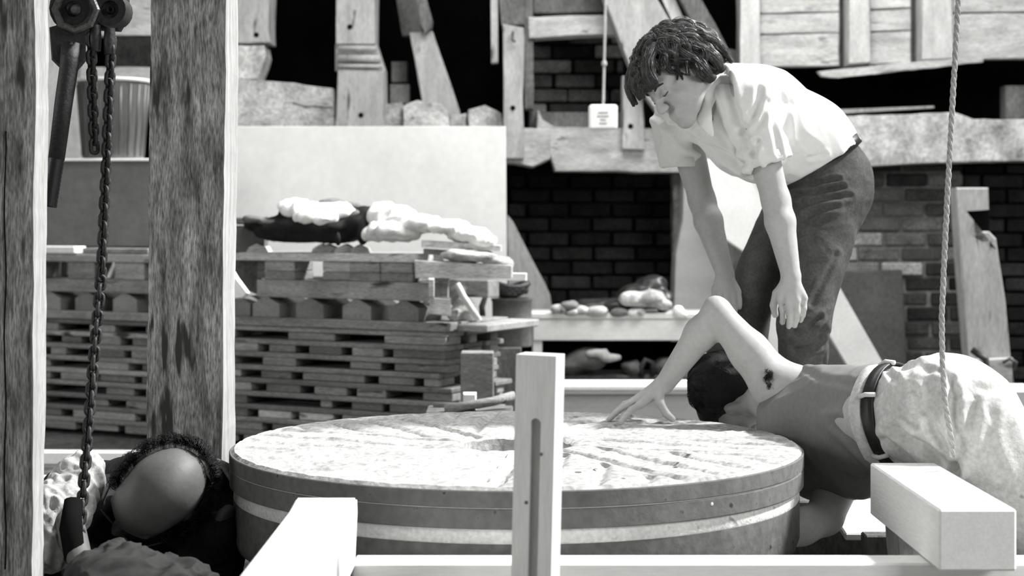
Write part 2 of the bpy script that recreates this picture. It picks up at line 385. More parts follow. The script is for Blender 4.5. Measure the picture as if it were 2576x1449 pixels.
def polyd(V, pts):
    d = np.full(len(V), 9.0)
    X = V[:, [0, 2]]
    for a, b in zip(pts[:-1], pts[1:]):
        ab = b-a; t = np.clip(((X-a)@ab)/(ab@ab+1e-12), 0, 1); d = np.minimum(d, np.linalg.norm(X-a-t[:, None]*ab, axis=1)+0.0)
    return d
def creases(lines, base=None):
    """sharp cloth creases along given runs: (points, distance, depth, width, far limit)"""
    L = [(np.array([PN(x, y, Y)[[0, 2]] for x, y in pts]), am, w_, ym) for pts, Y, am, w_, ym in lines]
    def f(V):
        r = base(V) if base is not None else np.zeros(len(V))
        for pts, am, w_, ym in L:
            near = V[:, 1] < ym
            d = polyd(V, pts)/w_
            r = r+near*(-am*np.exp(-d*d)+.55*am*np.exp(-(d-2.0)**2))
        return r
    return f
def strands(name, locks_, mat, parent, per=30, wdt=.0011, seed=1, flare=1.0):
    """fine hair: many thin strands gathered round each lock's path"""
    rs_ = np.random.RandomState(seed); Vs, Fs = [], []; base = 0
    for pts, r0 in locks_:
        P_ = np.array(pts); n = len(P_)
        # resample smoothly
        t = np.linspace(0, n-1, 4*(n-1)+1); i = np.minimum(t.astype(int), n-2); f = (t-i)[:, None]
        p0 = P_[np.maximum(i-1, 0)]; p1_ = P_[i]; p2_ = P_[i+1]; p3_ = P_[np.minimum(i+2, n-1)]
        Q = .5*((2*p1_)+(-p0+p2_)*f+(2*p0-5*p1_+4*p2_-p3_)*f*f+(-p0+3*p1_-3*p2_+p3_)*f**3)
        m = len(Q); T = np.gradient(Q, axis=0); T /= np.linalg.norm(T, axis=1)[:, None]+1e-9
        ref = np.array([.31, .77, .55]); U = np.cross(T, ref); U /= np.linalg.norm(U, axis=1)[:, None]+1e-9; W_ = np.cross(T, U)
        s = np.linspace(0, 1, m)
        a = rs_.rand(per)*2*np.pi; rr = r0*np.sqrt(rs_.rand(per))*1.25; ph = rs_.rand(per)*6; ln = .75+.25*rs_.rand(per)
        for k in range(per):
            prof = (0.8+.5*np.sin(np.pi*s))*(1-.55*s)
            off = (rr[k]*prof)[:, None]*(U*math.cos(a[k])+W_*math.sin(a[k]))+(.0016*np.sin(s*9+ph[k]))[:, None]*U
            mm = max(4, int(m*ln[k])); C_ = (Q+off)[:mm]; w_ = (wdt*(1-.7*s[:mm]/s[mm-1]))[:, None]
            for j in range(3):
                an = a[k]+2*math.pi*j/3; Vs.append(C_+w_*(U[:mm]*math.cos(an)+W_[:mm]*math.sin(an)))
            ii = np.arange(mm-1)
            for j in range(3):
                b0 = base+j*mm; b1 = base+((j+1) % 3)*mm; Fs.append(np.stack([b0+ii, b0+ii+1, b1+ii+1, b1+ii], 1))
            base += 3*mm
    V = np.concatenate(Vs); Q = np.concatenate(Fs); org = (V.min(0)+V.max(0))/2
    me = bpy.data.meshes.new(name); me.vertices.add(len(V)); me.vertices.foreach_set('co', (V-org).astype(np.float32).ravel())
    me.loops.add(Q.size); me.loops.foreach_set('vertex_index', Q.astype(np.int32).ravel()); me.polygons.add(len(Q)); me.polygons.foreach_set('loop_start', np.arange(0, Q.size, 4, dtype=np.int32))
    me.polygons.foreach_set('use_smooth', np.ones(len(Q), bool)); me.update(calc_edges=True); me.materials.append(mat)
    o = bpy.data.objects.new(name, me); C.objects.link(o); o.parent = parent; o.location = Vector(org)-wloc(parent); o['kind'] = 'stuff'
    return o

# ================================================================ SETTING
fl = box('floor', (0.2, 5.6, -0.05), (11, 11.0, 0.1), m_floor, bev=0.01); fl['kind'] = 'structure'
wall = box('wall_back', (0.2, 9.75, 1.5), (9.6, 0.2, 3.0), m_backing); wall['kind'] = 'structure'
box('chamber_roof', (0.2, 9.2, 2.95), (9.6, 1.0, 0.1), m_backing, wall)
for x in (-4.55, 4.95): box('chamber_side', (x, 9.2, 1.45), (0.1, 1.0, 2.9), m_backing, wall)
WY = 8.6
def bricks(x0, y0, x1, y1, Y, mats, mort, seed=0, weights=None, miss=0.0, bl=0.215, bh=0.066, test=None, joint=.06):
    rnd = random.Random(seed)
    a = P(x0, y1, Y); b = P(x1, y0, Y)
    box('mortar_bed', ((a.x+b.x)/2, Y+joint+.08, (a.z+b.z)/2), (b.x-a.x, 0.16, b.z-a.z), mort, wall)
    z = a.z; row = 0
    while z < b.z-0.02:
        x = a.x-(bl/2 if row % 2 else 0)+rnd.uniform(-.02, .02)
        hgt = min(bh, b.z-z)
        while x < b.x-0.02:
            xl = max(x, a.x); xr = min(x+bl, b.x)
            if xr-xl > 0.03 and rnd.random() > miss and (test is None or test((xl+xr)/2, z)):
                mt = rnd.choices(mats, weights)[0] if not callable(weights) else weights((xl+xr)/2, z+hgt/2, rnd)
                ln = round((xr-xl)/0.03)*0.03
                box('brick', ((xl+xr)/2, Y+0.05+rnd.uniform(0, .018), z+hgt/2), (ln, 0.10, hgt), mt, wall, rz=rnd.uniform(-.03, .03), bev=0.007)
            x += bl+0.012
        z += bh+0.012; row += 1
# dark recess under the left sill, dark brick nogging, brick wall on the right
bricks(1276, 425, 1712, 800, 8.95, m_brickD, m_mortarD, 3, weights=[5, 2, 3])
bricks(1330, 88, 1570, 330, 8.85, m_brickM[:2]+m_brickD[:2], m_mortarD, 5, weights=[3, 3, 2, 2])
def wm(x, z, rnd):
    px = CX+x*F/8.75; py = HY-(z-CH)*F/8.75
    if px < 2330-(py-500)*0.16 and 500 < py < 720 and px > 2090: return rnd.choice([m_brickM[1], m_brickM[2], m_brickM[2], m_brickM[3]])  # paler mix puts the sunlit patch of limewash into the brick colours
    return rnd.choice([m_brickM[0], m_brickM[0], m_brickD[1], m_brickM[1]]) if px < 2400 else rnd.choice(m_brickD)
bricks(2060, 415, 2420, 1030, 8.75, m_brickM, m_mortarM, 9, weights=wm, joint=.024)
def W(name, pts, Y, d, mat, **k):
    q = list(pts); n = len(q)
    for i, (x, y) in enumerate(pts):      # members that leave the top of the photograph run on upwards the way they point
        if y == -40:
            for j in (i-1, (i+1) % n):
                if pts[j][1] != -40:
                    s = max(-.8, min(.8, (pts[j][0]-x)/(pts[j][1]-y))); q[i] = (x-s*240, -280); break
    return prism(name, q, Y, d, mat, wall, **k)
W('plaster_panel', rect(1716, 430, 2058, 1060), 8.98, .1, m_brickM[1])
W('plaster_panel', rect(540, 325, 1274, 1050), 8.9, .1, m_brickM[0])
W('plaster_panel', rect(-300, 420, 540, 1050), 8.9, .1, m_brickD[1])
W('timber_post', rect(-300, -40, -150, 1050), 8.6, .2, m_frameV, seg=.08, amp=.003)
W('sill_beam', rect(-300, 420, 130, 500), 8.55, .2, m_frameH, seg=.08, amp=.003)
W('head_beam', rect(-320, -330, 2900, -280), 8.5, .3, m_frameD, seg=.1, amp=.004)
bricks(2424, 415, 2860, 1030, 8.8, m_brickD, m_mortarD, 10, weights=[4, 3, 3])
# left part of the frame
W('plaster_panel', rect(-60, -40, 215, 420), WY+.12, .1, m_limestud)
W('plaster_panel', rect(195, -40, 600, 90), WY+.1, .1, m_frameH)
W('timber_post', rect(110, -40, 205, 420), WY, .2, m_limestud, seg=.06, amp=.003)
W('ledge_board', rect(200, 168, 600, 200), WY-.03, .22, m_limeboard, seg=.06, amp=.003)
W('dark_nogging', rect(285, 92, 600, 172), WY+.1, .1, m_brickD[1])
W('timber_post', [(600-90, -40), (682, -40), (680, 108), (510, 108)], WY, .2, m_frameV, seg=.05, amp=.004)
W('stone_corbel', [(510, 114), (664, 114), (668, 140), (660, 170), (648, 200), (510, 200)], WY-.02, .22, m_plaster, seg=.03, amp=.003)
W('plate_beam', [(500, 202), (640, 202), (740, 208), (838, 222), (850, 330), (500, 330)], WY-.05, .22, m_plaster, seg=.05, amp=.005)
W('beam_gouge', [(735, 256), (838, 240), (838, 268), (770, 268)], WY-.06, .02, m_frameH, seg=.03, amp=.002)
W('rubble_stone', [(968, 262), (1010, 258), (1016, 330), (968, 330)], WY+.02, .16, m_plaster, seg=.03, amp=.005)
W('rubble_stone', [(1012, 268), (1050, 252), (1110, 262), (1128, 282), (1130, 330), (1012, 330)], WY-.02, .2, m_plaster, seg=.03, amp=.005)
W('rubble_stone', [(1132, 290), (1175, 284), (1178, 330), (1132, 330)], WY+.02, .16, m_plaster, seg=.03, amp=.005)
W('rubble_stone', [(1178, 276), (1220, 264), (1262, 286), (1268, 330), (1180, 330)], WY-.01, .2, m_plaster, seg=.03, amp=.005)
W('dark_rail', rect(980, 212, 1030, 262), WY+.2, .1, m_frameD)
W('dark_rail', rect(984, 155, 1024, 208), WY+.3, .1, m_frameD)
# moulded post with two peg holes
W('timber_post', [(845, -40), (946, -40), (944, 112), (845, 112)], WY-.08, .2, m_frameV, seg=.08, amp=.002)
W('timber_post', [(850, 172), (966, 176), (970, 330), (842, 330)], WY-.08, .2, m_frameV, seg=.08, amp=.002)
W('post_neck', [(843, 110), (946, 110), (968, 178), (843, 178)], WY-.05, .18, m_frameV)
for y, r in ((121, .014), (147, .020), (166, .011)):
    a = PN(851, y, WY-.085); b = PN(947+(y-115)*.3, y+1, WY-.085); tube('post_moulding', [a, b], r, m_frameV, wall, 12)
for x, y, Y in ((880, 68, WY-.08), (908, 290, WY-.08), (1510, 352, WY-.06), (1471, 394, WY-.06), (1586, 318, WY-.12), (1290, 272, WY-.14), (645, 88, WY)):
    lathe('peg_hole', P(x, y, Y+.004), [(0, .006), (.013, .006), (.016, .0)], m_hole, wall, 14, axis=(0, -1, 0))
# braces in the dark bays
W('brace', [(1030, 82), (1088, 78), (1162, 300), (1165, 330), (1090, 330), (1062, 260)], WY+.1, .12, m_frameV, seg=.06, amp=.003)
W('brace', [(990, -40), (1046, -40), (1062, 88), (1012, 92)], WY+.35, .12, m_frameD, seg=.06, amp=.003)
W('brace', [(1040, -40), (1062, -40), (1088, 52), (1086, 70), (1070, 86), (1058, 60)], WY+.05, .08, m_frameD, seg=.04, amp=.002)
W('hanging_lath', [(1234, -40), (1252, -40), (1253, 158), (1236, 160)], WY-.1, .04, m_frameV)
# centre post with hook
W('timber_post', [(1265, 60), (1318, 70), (1318, 400), (1268, 400)], WY-.14, .2, m_frameV, seg=.06, amp=.003)
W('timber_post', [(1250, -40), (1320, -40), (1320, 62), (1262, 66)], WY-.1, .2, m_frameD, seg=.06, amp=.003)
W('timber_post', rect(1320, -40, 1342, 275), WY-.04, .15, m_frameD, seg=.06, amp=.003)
tube('iron_hook', [PN(1290, 80, WY-.15), PN(1290, 92, WY-.18), PN(1288, 102, WY-.19), PN(1296, 104, WY-.17)], .006, m_irong, wall, 8)
W('rail', [(1328, 42), (1560, 36), (1562, 86), (1330, 96)], WY-.06, .16, m_frameH, seg=.05, amp=.004)
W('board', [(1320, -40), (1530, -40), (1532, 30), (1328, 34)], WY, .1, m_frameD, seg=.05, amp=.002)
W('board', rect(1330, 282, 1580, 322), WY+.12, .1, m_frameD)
# sill beam, left length in two pieces with a scarf joint
W('sill_beam', [(1268, 330), (1316, 322), (1385, 326), (1384, 400), (1340, 420), (1270, 410)], WY-.1, .24, m_frameH, seg=.04, amp=.006)
W('sill_beam', [(1352, 276), (1362, 300), (1392, 318), (1500, 320), (1720, 324), (1800, 330), (1800, 436), (1580, 432), (1396, 430), (1386, 398), (1350, 330)], WY-.07, .24, m_frameH, seg=.05, amp=.004)
W('timber_post', [(1566, 190), (1618, 200), (1622, 378), (1566, 376)], WY-.12, .1, m_frameV, seg=.06, amp=.003)
# big leaning braces behind the bending man's head
W('brace', [(1506, -40), (1632, -40), (1720, 110), (1800, 330), (1690, 330), (1600, 210)], WY-.2, .14, m_frameV, seg=.08, amp=.002)
W('brace', [(1648, -40), (1684, -40), (1740, 90), (1712, 100)], WY-.05, .1, m_limestud, seg=.05, amp=.002)
W('brace', [(1690, -40), (1742, -40), (1800, 60), (1850, 160), (1850, 200), (1780, 130)], WY-.12, .12, m_frameD, seg=.06, amp=.004)
W('board', [(1815, 118), (1862, 128), (1862, 240), (1815, 240)], WY+.1, .1, m_frameD)
# limewashed boarding top right
def row(x0, x1, ys, Y=WY-.02):
    for i in range(len(ys)-1):
        W('board', [(x0, ys[i]+(1 if i else 0)), (x1, ys[i]-5), (x1, ys[i+1]-7), (x0, ys[i+1]-3)], Y+(.004 if i % 2 else 0), .06, m_limeboard, seg=.06, amp=.0025, seed=i+x0)
row(1905, 2112, (-280, -210, -130, -42, 36, 88, 172)); row(2188, 2292, (-280, -210, -130, -42, 26, 82, 166)); row(2395, 2840, (-280, -200, -110, -42, 34, 152))
W('mid_batten', rect(2112, -40, 2140, 172), WY+.08, .05, m_frameD); W('mid_batten', rect(2290, -40, 2322, 165), WY+.08, .05, m_frameD)
W('board_backing', rect(1860, -40, 2840, 150), WY+.14, .05, m_frameD)
W('stud', [(1860, -40), (1914, -40), (1912, 172), (1862, 176)], WY-.08, .14, m_limestud, seg=.08, amp=.003)
W('stud', [(2134, -40), (2188, -40), (2190, 158), (2136, 162)], WY-.1, .14, m_limestud, seg=.08, amp=.003)
W('stud', [(2320, -40), (2396, -40), (2398, 148), (2320, 152)], WY-.1, .14, m_limestud, seg=.08, amp=.003)
W('lath', [(2056, 180), (2130, 172), (2300, 156), (2440, 146), (2476, 148), (2474, 156), (2300, 176), (2110, 196), (2066, 192)], WY-.16, .03, m_limeboard, seg=.03, amp=.003)
W('ledge_board', [(2080, 276), (2350, 266), (2352, 271), (2080, 288)], WY-.02, .1, m_frameV)
W('sill_beam', [(2040, 296), (2200, 290), (2400, 282), (2450, 300), (2840, 300), (2840, 402), (2400, 408), (2160, 420), (2040, 424)], WY-.1, .26, m_plaster, seg=.05, amp=.005)
W('dark_post', rect(2530, 215, 2580, 300), WY+.1, .1, m_frameD)
# plaster pier and the pale boards seen between his arms
W('plaster_pier', [(1722, 424), (1846, 424), (1850, 860), (1690, 860), (1700, 640), (1716, 560)], WY-.14, .2, m_paint2, seg=.05, amp=.003)
W('dark_jamb', [(1690, 430), (1722, 430), (1718, 620), (1694, 640)], WY, .1, m_brickM[1], seg=.03, amp=.005)
W('pale_board', [(1768, 400), (1862, 400), (1945, 560), (1880, 640), (1820, 600)], WY-.34, .04, m_whitecloth)
W('pale_board', [(1852, 400), (1990, 400), (1990, 500), (1916, 530)], WY-.30, .04, m_paintw)
W('pale_board', [(1880, 640), (2010, 640), (2010, 920), (1950, 920), (1925, 830), (1880, 740)], WY-.34, .04, m_whitecloth)
W('slate_panel', [(2060, 684), (2270, 678), (2284, 960), (2060, 960)], WY-.02, .04, m_slate)
W('brace', [(1276, 540), (1292, 560), (1384, 742), (1392, 800), (1276, 800)], WY-.02, .14, m_frameV, seg=.06, amp=.003)

# ---- loose things near the back wall
prism('plywood_sheet', [(560, 318), (1272, 318), (1276, 800), (560, 800)], 8.15, 0.018, m_ply, bev=.003, label='large plain white plywood sheet standing behind the pallet stack', cat='board')
bpy.data.objects['plywood_sheet'].location.z -= 0.0
box('rough_block', (P(1180, 0, 5.7)[0], 5.8, .15), (.30, .2, .30), m_frameD, label='rough dark block behind the far rim of the stone', cat='block')
prism('leaning_plank', [(2040, 600), (2066, 640), (2318, 1082), (2228, 1082), (2040, 765)], 7.6, 0.05, m_whitecloth, label='bright white sunlit plank leaning diagonally behind the bending man', cat='plank')
def post_right():
    t = thing('leaning_post', P(2480, 1040, 7.9), 'weathered notched old post leaning against the dark brick wall at right', 'post')
    prism('shaft', [(2406, 472), (2486, 472), (2488, 524), (2430, 528), (2434, 584), (2488, 582), (2506, 600), (2530, 760), (2545, 920), (2440, 930), (2420, 700)], 7.9, .12, m_frameV, t, seg=.05, amp=.0012)
    prism('notch', [(2430, 526), (2490, 524), (2490, 584), (2434, 586)], 7.98, .03, m_hole, t)
    prism('foot', [(2446, 905), (2548, 900), (2556, 1064), (2470, 1064)], 7.86, .16, m_frameH, t, seg=.04, amp=.004)
    tube('shackle', [PN(2524, 912, 7.83), PN(2540, 902, 7.8), PN(2556, 912, 7.83), PN(2552, 930, 7.86)], .008, m_irong, t, 8)
post_right()
tube('strap', [PN(2446, 880, 7.7), PN(2480, 905, 7.66), PN(2482, 940, 7.66), PN(2470, 990, 7.66)], .016, m_black, bpy.data.objects['leaning_post'], 8)
box('white_crate', (P(2590, 1010, 6.2)[0], 6.35, .16), (.14, .3, .32), m_paintw, label='white crate behind the hips of the kneeling man', cat='crate')

# light-pull tag on a cord
t = thing('hanging_tag', P(1518, 326, 8.2), 'pale tag hanging on a knotted cord before dark bricks', 'tag')
box('tag_block', P(1517, 295, 8.2), (.140, .05, .122), m_whitecloth, t, bev=.03)
tube('cord', [PN(1526, -260, 8.2), PN(1524, -60, 8.2), PN(1522, 60, 8.2), PN(1520, 155, 8.2), PN(1518, 250, 8.2), PN(1517, 270, 8.2)], .006, m_frameV, t, 8)
lathe('knot', P(1520, 160, 8.2), [(0, -.016), (.012, -.01), (.014, 0), (.012, .01), (0, .016)], m_frameV, t, 10)
for y, wdt in ((283, .05), (292, .06), (301, .03), (310, .04)): box('ink_line', P(1517, y, 8.172), (wdt, .003, .004), m_ink, t, bev=.0005)

# ---- bench, chest and what lies on them
bt = thing('work_bench', (P(1530, 800, 7.9)[0], 7.95, 0), 'low pale bench under the dark wall recess, heaped with clothes', 'bench')
xa, xb = P(1336, 0, 7.9)[0], P(1790, 0, 7.9)[0]
box('bench_top', ((xa+xb)/2, 8.05, .503), (xb-xa, .34, .028), m_paintw, bt)
box('apron', ((xa+xb)/2, 7.9, .437), (xb-xa-.02, .03, .10), m_paintw, bt)
for x in (xa+.03, xb-.05):
    for y in (7.92, 8.16): box('leg', (x, y, .245), (.045, .045, .488), m_paintw, bt)
box('lower_shelf', ((xa+xb)/2, 8.06, .21), (xb-xa-.08, .3, .02), m_slate, bt)
ct = thing('wooden_chest', (P(1606, 0, 7.4)[0], 7.5, 0), 'pale flat-lidded wooden chest on the floor before the bench', 'chest')
x0, x1 = P(1405, 0, 7.4)[0], P(1792, 0, 7.4)[0]
box('chest_body', ((x0+x1)/2, 7.5, .09), (x1-x0-.02, .22, .18), m_paint2, ct)
box('lid', ((x0+x1)/2, 7.50, .215), (x1-x0, .26, .022), m_saw, ct)
box('lid_rim', ((x0+x1)/2, 7.39, .195), (x1-x0-.01, .02, .022), m_paintw, ct)
lathe('latch', P(1772, 1022, 7.38), [(0, .03), (.018, .03), (.02, .0)], m_irong, ct, 12, axis=(0, -1, 0))
box('hasp', P(1776, 1040, 7.385), (.025, .02, .03), m_whitecloth, ct)
def heap(name, pts, r, mat, lab, cat, k=.03, h=.01, seed=0, am=.008, fr=25, group=None, parent=None):
    q = [ell(P(*p[:3]), p[3] if len(p) > 3 else r, k=k) for p in pts]
    o = sdf(name, q, mat, h, parent, folds([((1, .3, .2), fr, am, seed, None, 0), ((.3, .6, .7), fr*.8, am*.7, seed+3, None, 0)]))
    return tag(o, lab, cat, group)
heap('dark_coat', [(1545, 770, 7.98, (.1, .09, .03)), (1600, 745, 8.02, (.09, .09, .05)), (1640, 722, 8.06, (.07, .07, .06)), (1668, 755, 8.0, (.045, .08, .05)), (1480, 772, 7.98, (.08, .08, .03))], 0, m_black, 'black coat heaped on the low bench against the wall', 'coat')
heap('pale_bundle', [(1590, 752, 7.9, (.06, .05, .028)), (1640, 752, 7.9, (.06, .05, .035)), (1670, 764, 7.9, (.035, .04, .02))], 0, m_plaster, 'pale crumpled bundle resting on the black coat', 'cloth', k=.02)
heap('white_cup', [(1706, 783, 7.88, (.028, .03, .026)), (1718, 790, 7.88, (.02, .03, .018))], 0, m_whitecloth, 'small bright white rag at the right end of the bench', 'cloth', k=.01, h=.006, am=.003).name = 'white_rag'
rr = random.Random(4)
for i, (px, py) in enumerate(((1405, 778), (1432, 770), (1462, 780), (1500, 784), (1560, 786), (1600, 787), (1440, 786))):
    o = heap('rag', [(px, py, 7.9, (.035+rr.random()*.02, .05, .016+rr.random()*.008)), (px+12, py-3, 7.92, (.02, .03, .014))], 0, [m_frameV, m_greycloth, m_plaster][i % 3],
         'small %s rag %s on the bench top' % (['tan', 'grey', 'pale'][i % 3], ['at the far left end', 'second from the left', 'fourth from the left', 'in the middle', 'second from the right', 'at the right, before the black coat', 'third from the left'][i]), 'rag', k=.01, h=.008, seed=i, am=.005, group='rags along the bench top')
# junk under the bench
def sticks(name, pts, r, mat, lab, cat, group=None): return tag(tube(name, [PN(*p) for p in pts], r, mat, None, 8), lab, cat, group)
sticks('bent_pipe', [(1616, 948, 7.9), (1612, 925, 7.9), (1624, 905, 7.9), (1640, 912, 7.9), (1642, 946, 7.9)], .014, m_iron, 'hooked black pipe end on the shelf under the bench', 'pipe')
heap('sack', [(1480, 905, 7.95, (.09, .08, .05)), (1440, 920, 7.95, (.06, .07, .04))], 0, m_slate, 'slack dark sack on the shelf under the bench', 'sack', seed=8)
heap('pale_sack', [(1500, 888, 7.88, (.05, .03, .016)), (1535, 900, 7.88, (.05, .03, .012))], 0, m_frameV, 'pale folded strip of cloth on the dark sack', 'cloth', seed=9).name = 'folded_cloth'
heap('canvas_bag', [(1590, 925, 7.95, (.05, .07, .03)), (1680, 925, 7.97, (.07, .07, .05))], 0, m_slate, 'dark canvas bag at the right of the bench shelf', 'bag', seed=10)

# drum with a coiled hose, block under it
dt = thing('metal_drum', P(1288, 870, 7.5), 'squat dark drum standing on a block beside the bench', 'drum')
dz = dt.location.z
lathe('drum_body', dt.location, [(0, 0), (.088, 0), (.09, .01), (.088, .1), (.092, .105), (.088, .11), (.09, .20), (.094, .205), (.094, .215), (.078, .215), (.074, .16), (0, .16)], m_slate, dt, 28)
tube('drum_handle', [PN(1236, 800, 7.42), PN(1226, 815, 7.42), PN(1228, 850, 7.42), PN(1240, 862, 7.42)], .006, m_irong, dt, 8)
hose = []
for i in range(70):
    a = i*.36; hose.append((dt.location.x-.01+(.075+.012*math.sin(i*.3))*math.cos(a), 7.5+.07*math.sin(a), dz+.236+i*.0006+.012*math.sin(a*2+1)))
hose = [(P(1215, 800, 7.4)[0], 7.4, dz+.12), (P(1212, 770, 7.4)[0], 7.4, dz+.18), (P(1225, 745, 7.4)[0], 7.42, dz+.245)]+hose
tag(tube('rubber_hose', hose, .014, m_iron, None, 8), 'black rubber hose coiled on top of the dark drum', 'hose')
box('timber_block', P(1278, 985, 7.5)[:1]+(7.5, dz/2) if False else (P(1275, 0, 7.5)[0], 7.5, dz/2), (.13, .2, dz), m_frameD, label='dark upright timber block holding up the drum', cat='block')
box('grey_box', (P(1200, 0, 6.3)[0], 6.36, .2275), (.125, .1, .455), m_pal[1], label='light grey box between the pallets and the dark block', cat='box')

# ================================================================ PALLET STACKS (turned about 28 degrees)
TH = math.radians(28); SC = np.array([-0.262, 6.55]); SU = np.array([-math.cos(TH), math.sin(TH)]); SV = np.array([math.sin(TH), math.cos(TH)])
def s_of(px, v=0.0):
    k = (px-CX)/F; c = SC+SV*v
    return (c[0]-k*c[1])/(-(SU[0]-k*SU[1]))
def Yof(px, v=0.0): return (SC+SU*s_of(px, v)+SV*v)[1]
def z_of(px, py, v=0.0): return CH-(py-HY)*Yof(px, v)/F
def sbox(name, s0, s1, v0, v1, z0, z1, mat, parent=None, **k):
    c = SC+SU*(s0+s1)/2+SV*(v0+v1)/2
    return box(name, (c[0], c[1], (z0+z1)/2), (abs(s1-s0), v1-v0, z1-z0), mat, parent, rz=-TH, **k)
rowsA = [(824, [(590, 628), (634, 720), (840, 965)]), (860, [(650, 672), (740, 777), (860, 885), (965, 987)]), (889, [(590, 660), (745, 850), (856, 870), (950, 982)]),
         (924, [(596, 652), (730, 757), (914, 948), (1040, 1062)]), (956, [(632, 668), (755, 790), (873, 897), (972, 1060)]), (990, [(620, 795), (826, 880), (960, 978)]),
         (1023, [(622, 645), (730, 748), (835, 860), (945, 967)]), (1054, [(660, 680), (760, 792)]), (1086, [(590, 612), (700, 760)])]
rowsB = [(800, [(145, 220), (285, 355)]), (832, [(112, 150), (200, 235), (303, 328)]), (866, [(108, 125), (165, 230), (312, 330)]), (902, [(115, 228), (322, 346)]),
         (927, [(122, 152), (328, 352)]), (962, [(110, 262), (333, 362)]), (993, [(105, 215), (262, 315)]), (1026, [(150, 183), (340, 362)]), (1065, [(190, 215), (287, 312)])]
NR = len(rowsA); ZT = .515; pitch = (ZT-.02)/NR
rnd = random.Random(12)
ordw = ['top', 'second', 'third', 'fourth', 'fifth', 'sixth', 'seventh', 'eighth', 'lowest']
for (rows, sL, sR, who) in ((rowsA, s_of(560), 0.0, 'right'), (rowsB, 2.55, s_of(548), 'left')):
    for i, (py, gaps) in enumerate(rows):
        zt = ZT-i*pitch; zb = zt-pitch
        s0 = sR+(rnd.uniform(-.03, .05) if who == 'right' and i else 0); s1 = sL-.01
        c = SC+SU*(s0+s1)/2+SV*.25
        pl = thing('wooden_pallet', (c[0], c[1], zb), '%s flat wooden pallet of the %s-hand stack' % (ordw[i]+(' lowered' if False else ''), who), 'pallet', 'flat pallets in the two stacks')
        if i not in (0, NR-1): pl['label'] = '%s pallet from the top of the %s-hand stack' % (ordw[i], who)
        th = .021; mt = m_pal[rnd.choice((0, 1, 1, 2, 2))]
        for j in range(3):
            v = j*.17; sbox('deck_board', s0+rnd.uniform(-.012, .012) if j else s0, s1, v, v+.15, zt-th, zt, m_pal[rnd.choice((0, 1, 1, 2))] if j else mt, pl)
        # spacer blocks = what lies between the dark openings
        edges = [s1]
        for a, b in gaps:
            sa, sb = s_of(a), s_of(b)
            if sb < s0+.01: continue
            edges += [min(sa, s1), sb]
        edges.append(s0)
        for q in range(0, len(edges)-1, 2):
            a, b = edges[q], edges[q+1]
            if a-b < .015: continue
            parts_ = max(1, int((a-b)/.2)); 
            for u in range(parts_):
                sa = a-(a-b)*u/parts_; sb = a-(a-b)*(u+1)/parts_+.003
                sbox('spacer_block', sb, sa, rnd.choice((0, .004, .012, .03)), .13, zb+.001, zt-th, m_pal[rnd.choice((0, 1, 1, 2, 2, 3) if i in (3, 6) else (0, 0, 1, 1, 2))], pl)
        for v in (.2, .38): 
            if who == 'right': sbox('spacer_block', s0+.002, s0+.1, v, v+rnd.choice((.06, .1)), zb+.001, zt-th, m_pal[rnd.choice((0, 1, 2))], pl)
        sbox('centre_bearer', s0+.3, s1-.02, .25, .35, zb+.001, zt-th, m_pal[0], pl)
# board over the pallets, end-on chamfered bearers, long beams, blocks and the top deck
for who, a, b in (('right', 566, 1128), ('left', 40, 540)):
    sbox('cover_board', s_of(b), s_of(a)-.01, -.02, .5, ZT+.001, ZT+.036, m_pal[1], label='thick grey cover board across the top of the %s-hand pallet stack' % who, cat='board')
sbox('cover_board', -.16, s_of(1135), .05, .5, ZT+.001, ZT+.030, m_pal[2], label='short tan board sticking out at the stack corner under the beams', cat='board')
hexs = [(596, 'right'), (668, 'right'), (776, 'right'), (894, 'right'), (1014, 'right'), (120, 'left'), (212, 'left'), (308, 'left')]
zb = ZT+.037
pos = ['leftmost', 'second', 'third', 'fourth', 'rightmost', 'leftmost', 'middle', 'rightmost']
for i, (px, who) in enumerate(hexs):
    s = s_of(px); hw = .068; hh = .082
    prof = [(-hw, 0), (hw, 0), (hw, hh*.66), (hw*.15, hh), (-hw*.15, hh), (-hw, hh*.66)]
    V = []; 
    for v in (0.0+rnd.random()*.02, .47):
        for a, z in prof:
            c = SC+SU*(s-a)+SV*v; V.append((c[0], c[1], zb+z))
    fs = [tuple(range(6)), tuple(reversed(range(6, 12)))]+[(k, 6+k, 6+(k+1) % 6, (k+1) % 6) for k in range(6)]
    tag(link('chamfered_bearer', V, [tuple(reversed(f)) for f in fs], m_palend[i % 2]), '%s chamfered bearer end in the row on the %s-hand stack' % (pos[i], who), 'timber', 'chamfered bearers seen end-on')
zc = zb+.083
sbox('sawn_beam', s_of(1090), s_of(645), .0, .1, zc, zc+.072, m_pal[2], label='square-cut brown beam lying over the right-hand row of chamfered bearers', cat='beam')
sbox('sawn_beam', s_of(540), s_of(60), .0, .1, zc, zc+.058, m_pal[1], label='grey beam lying over the left-hand row of chamfered bearers', cat='beam')
sbox('sawn_beam', s_of(1110), s_of(610), .38, .48, zc, zc+.072, m_pal[1], label='rear grey beam of the right-hand stack, half hidden', cat='beam')
sbox('sawn_beam', s_of(540), s_of(60), .38, .48, zc, zc+.058, m_pal[1], label='rear grey beam of the left-hand stack, half hidden', cat='beam')
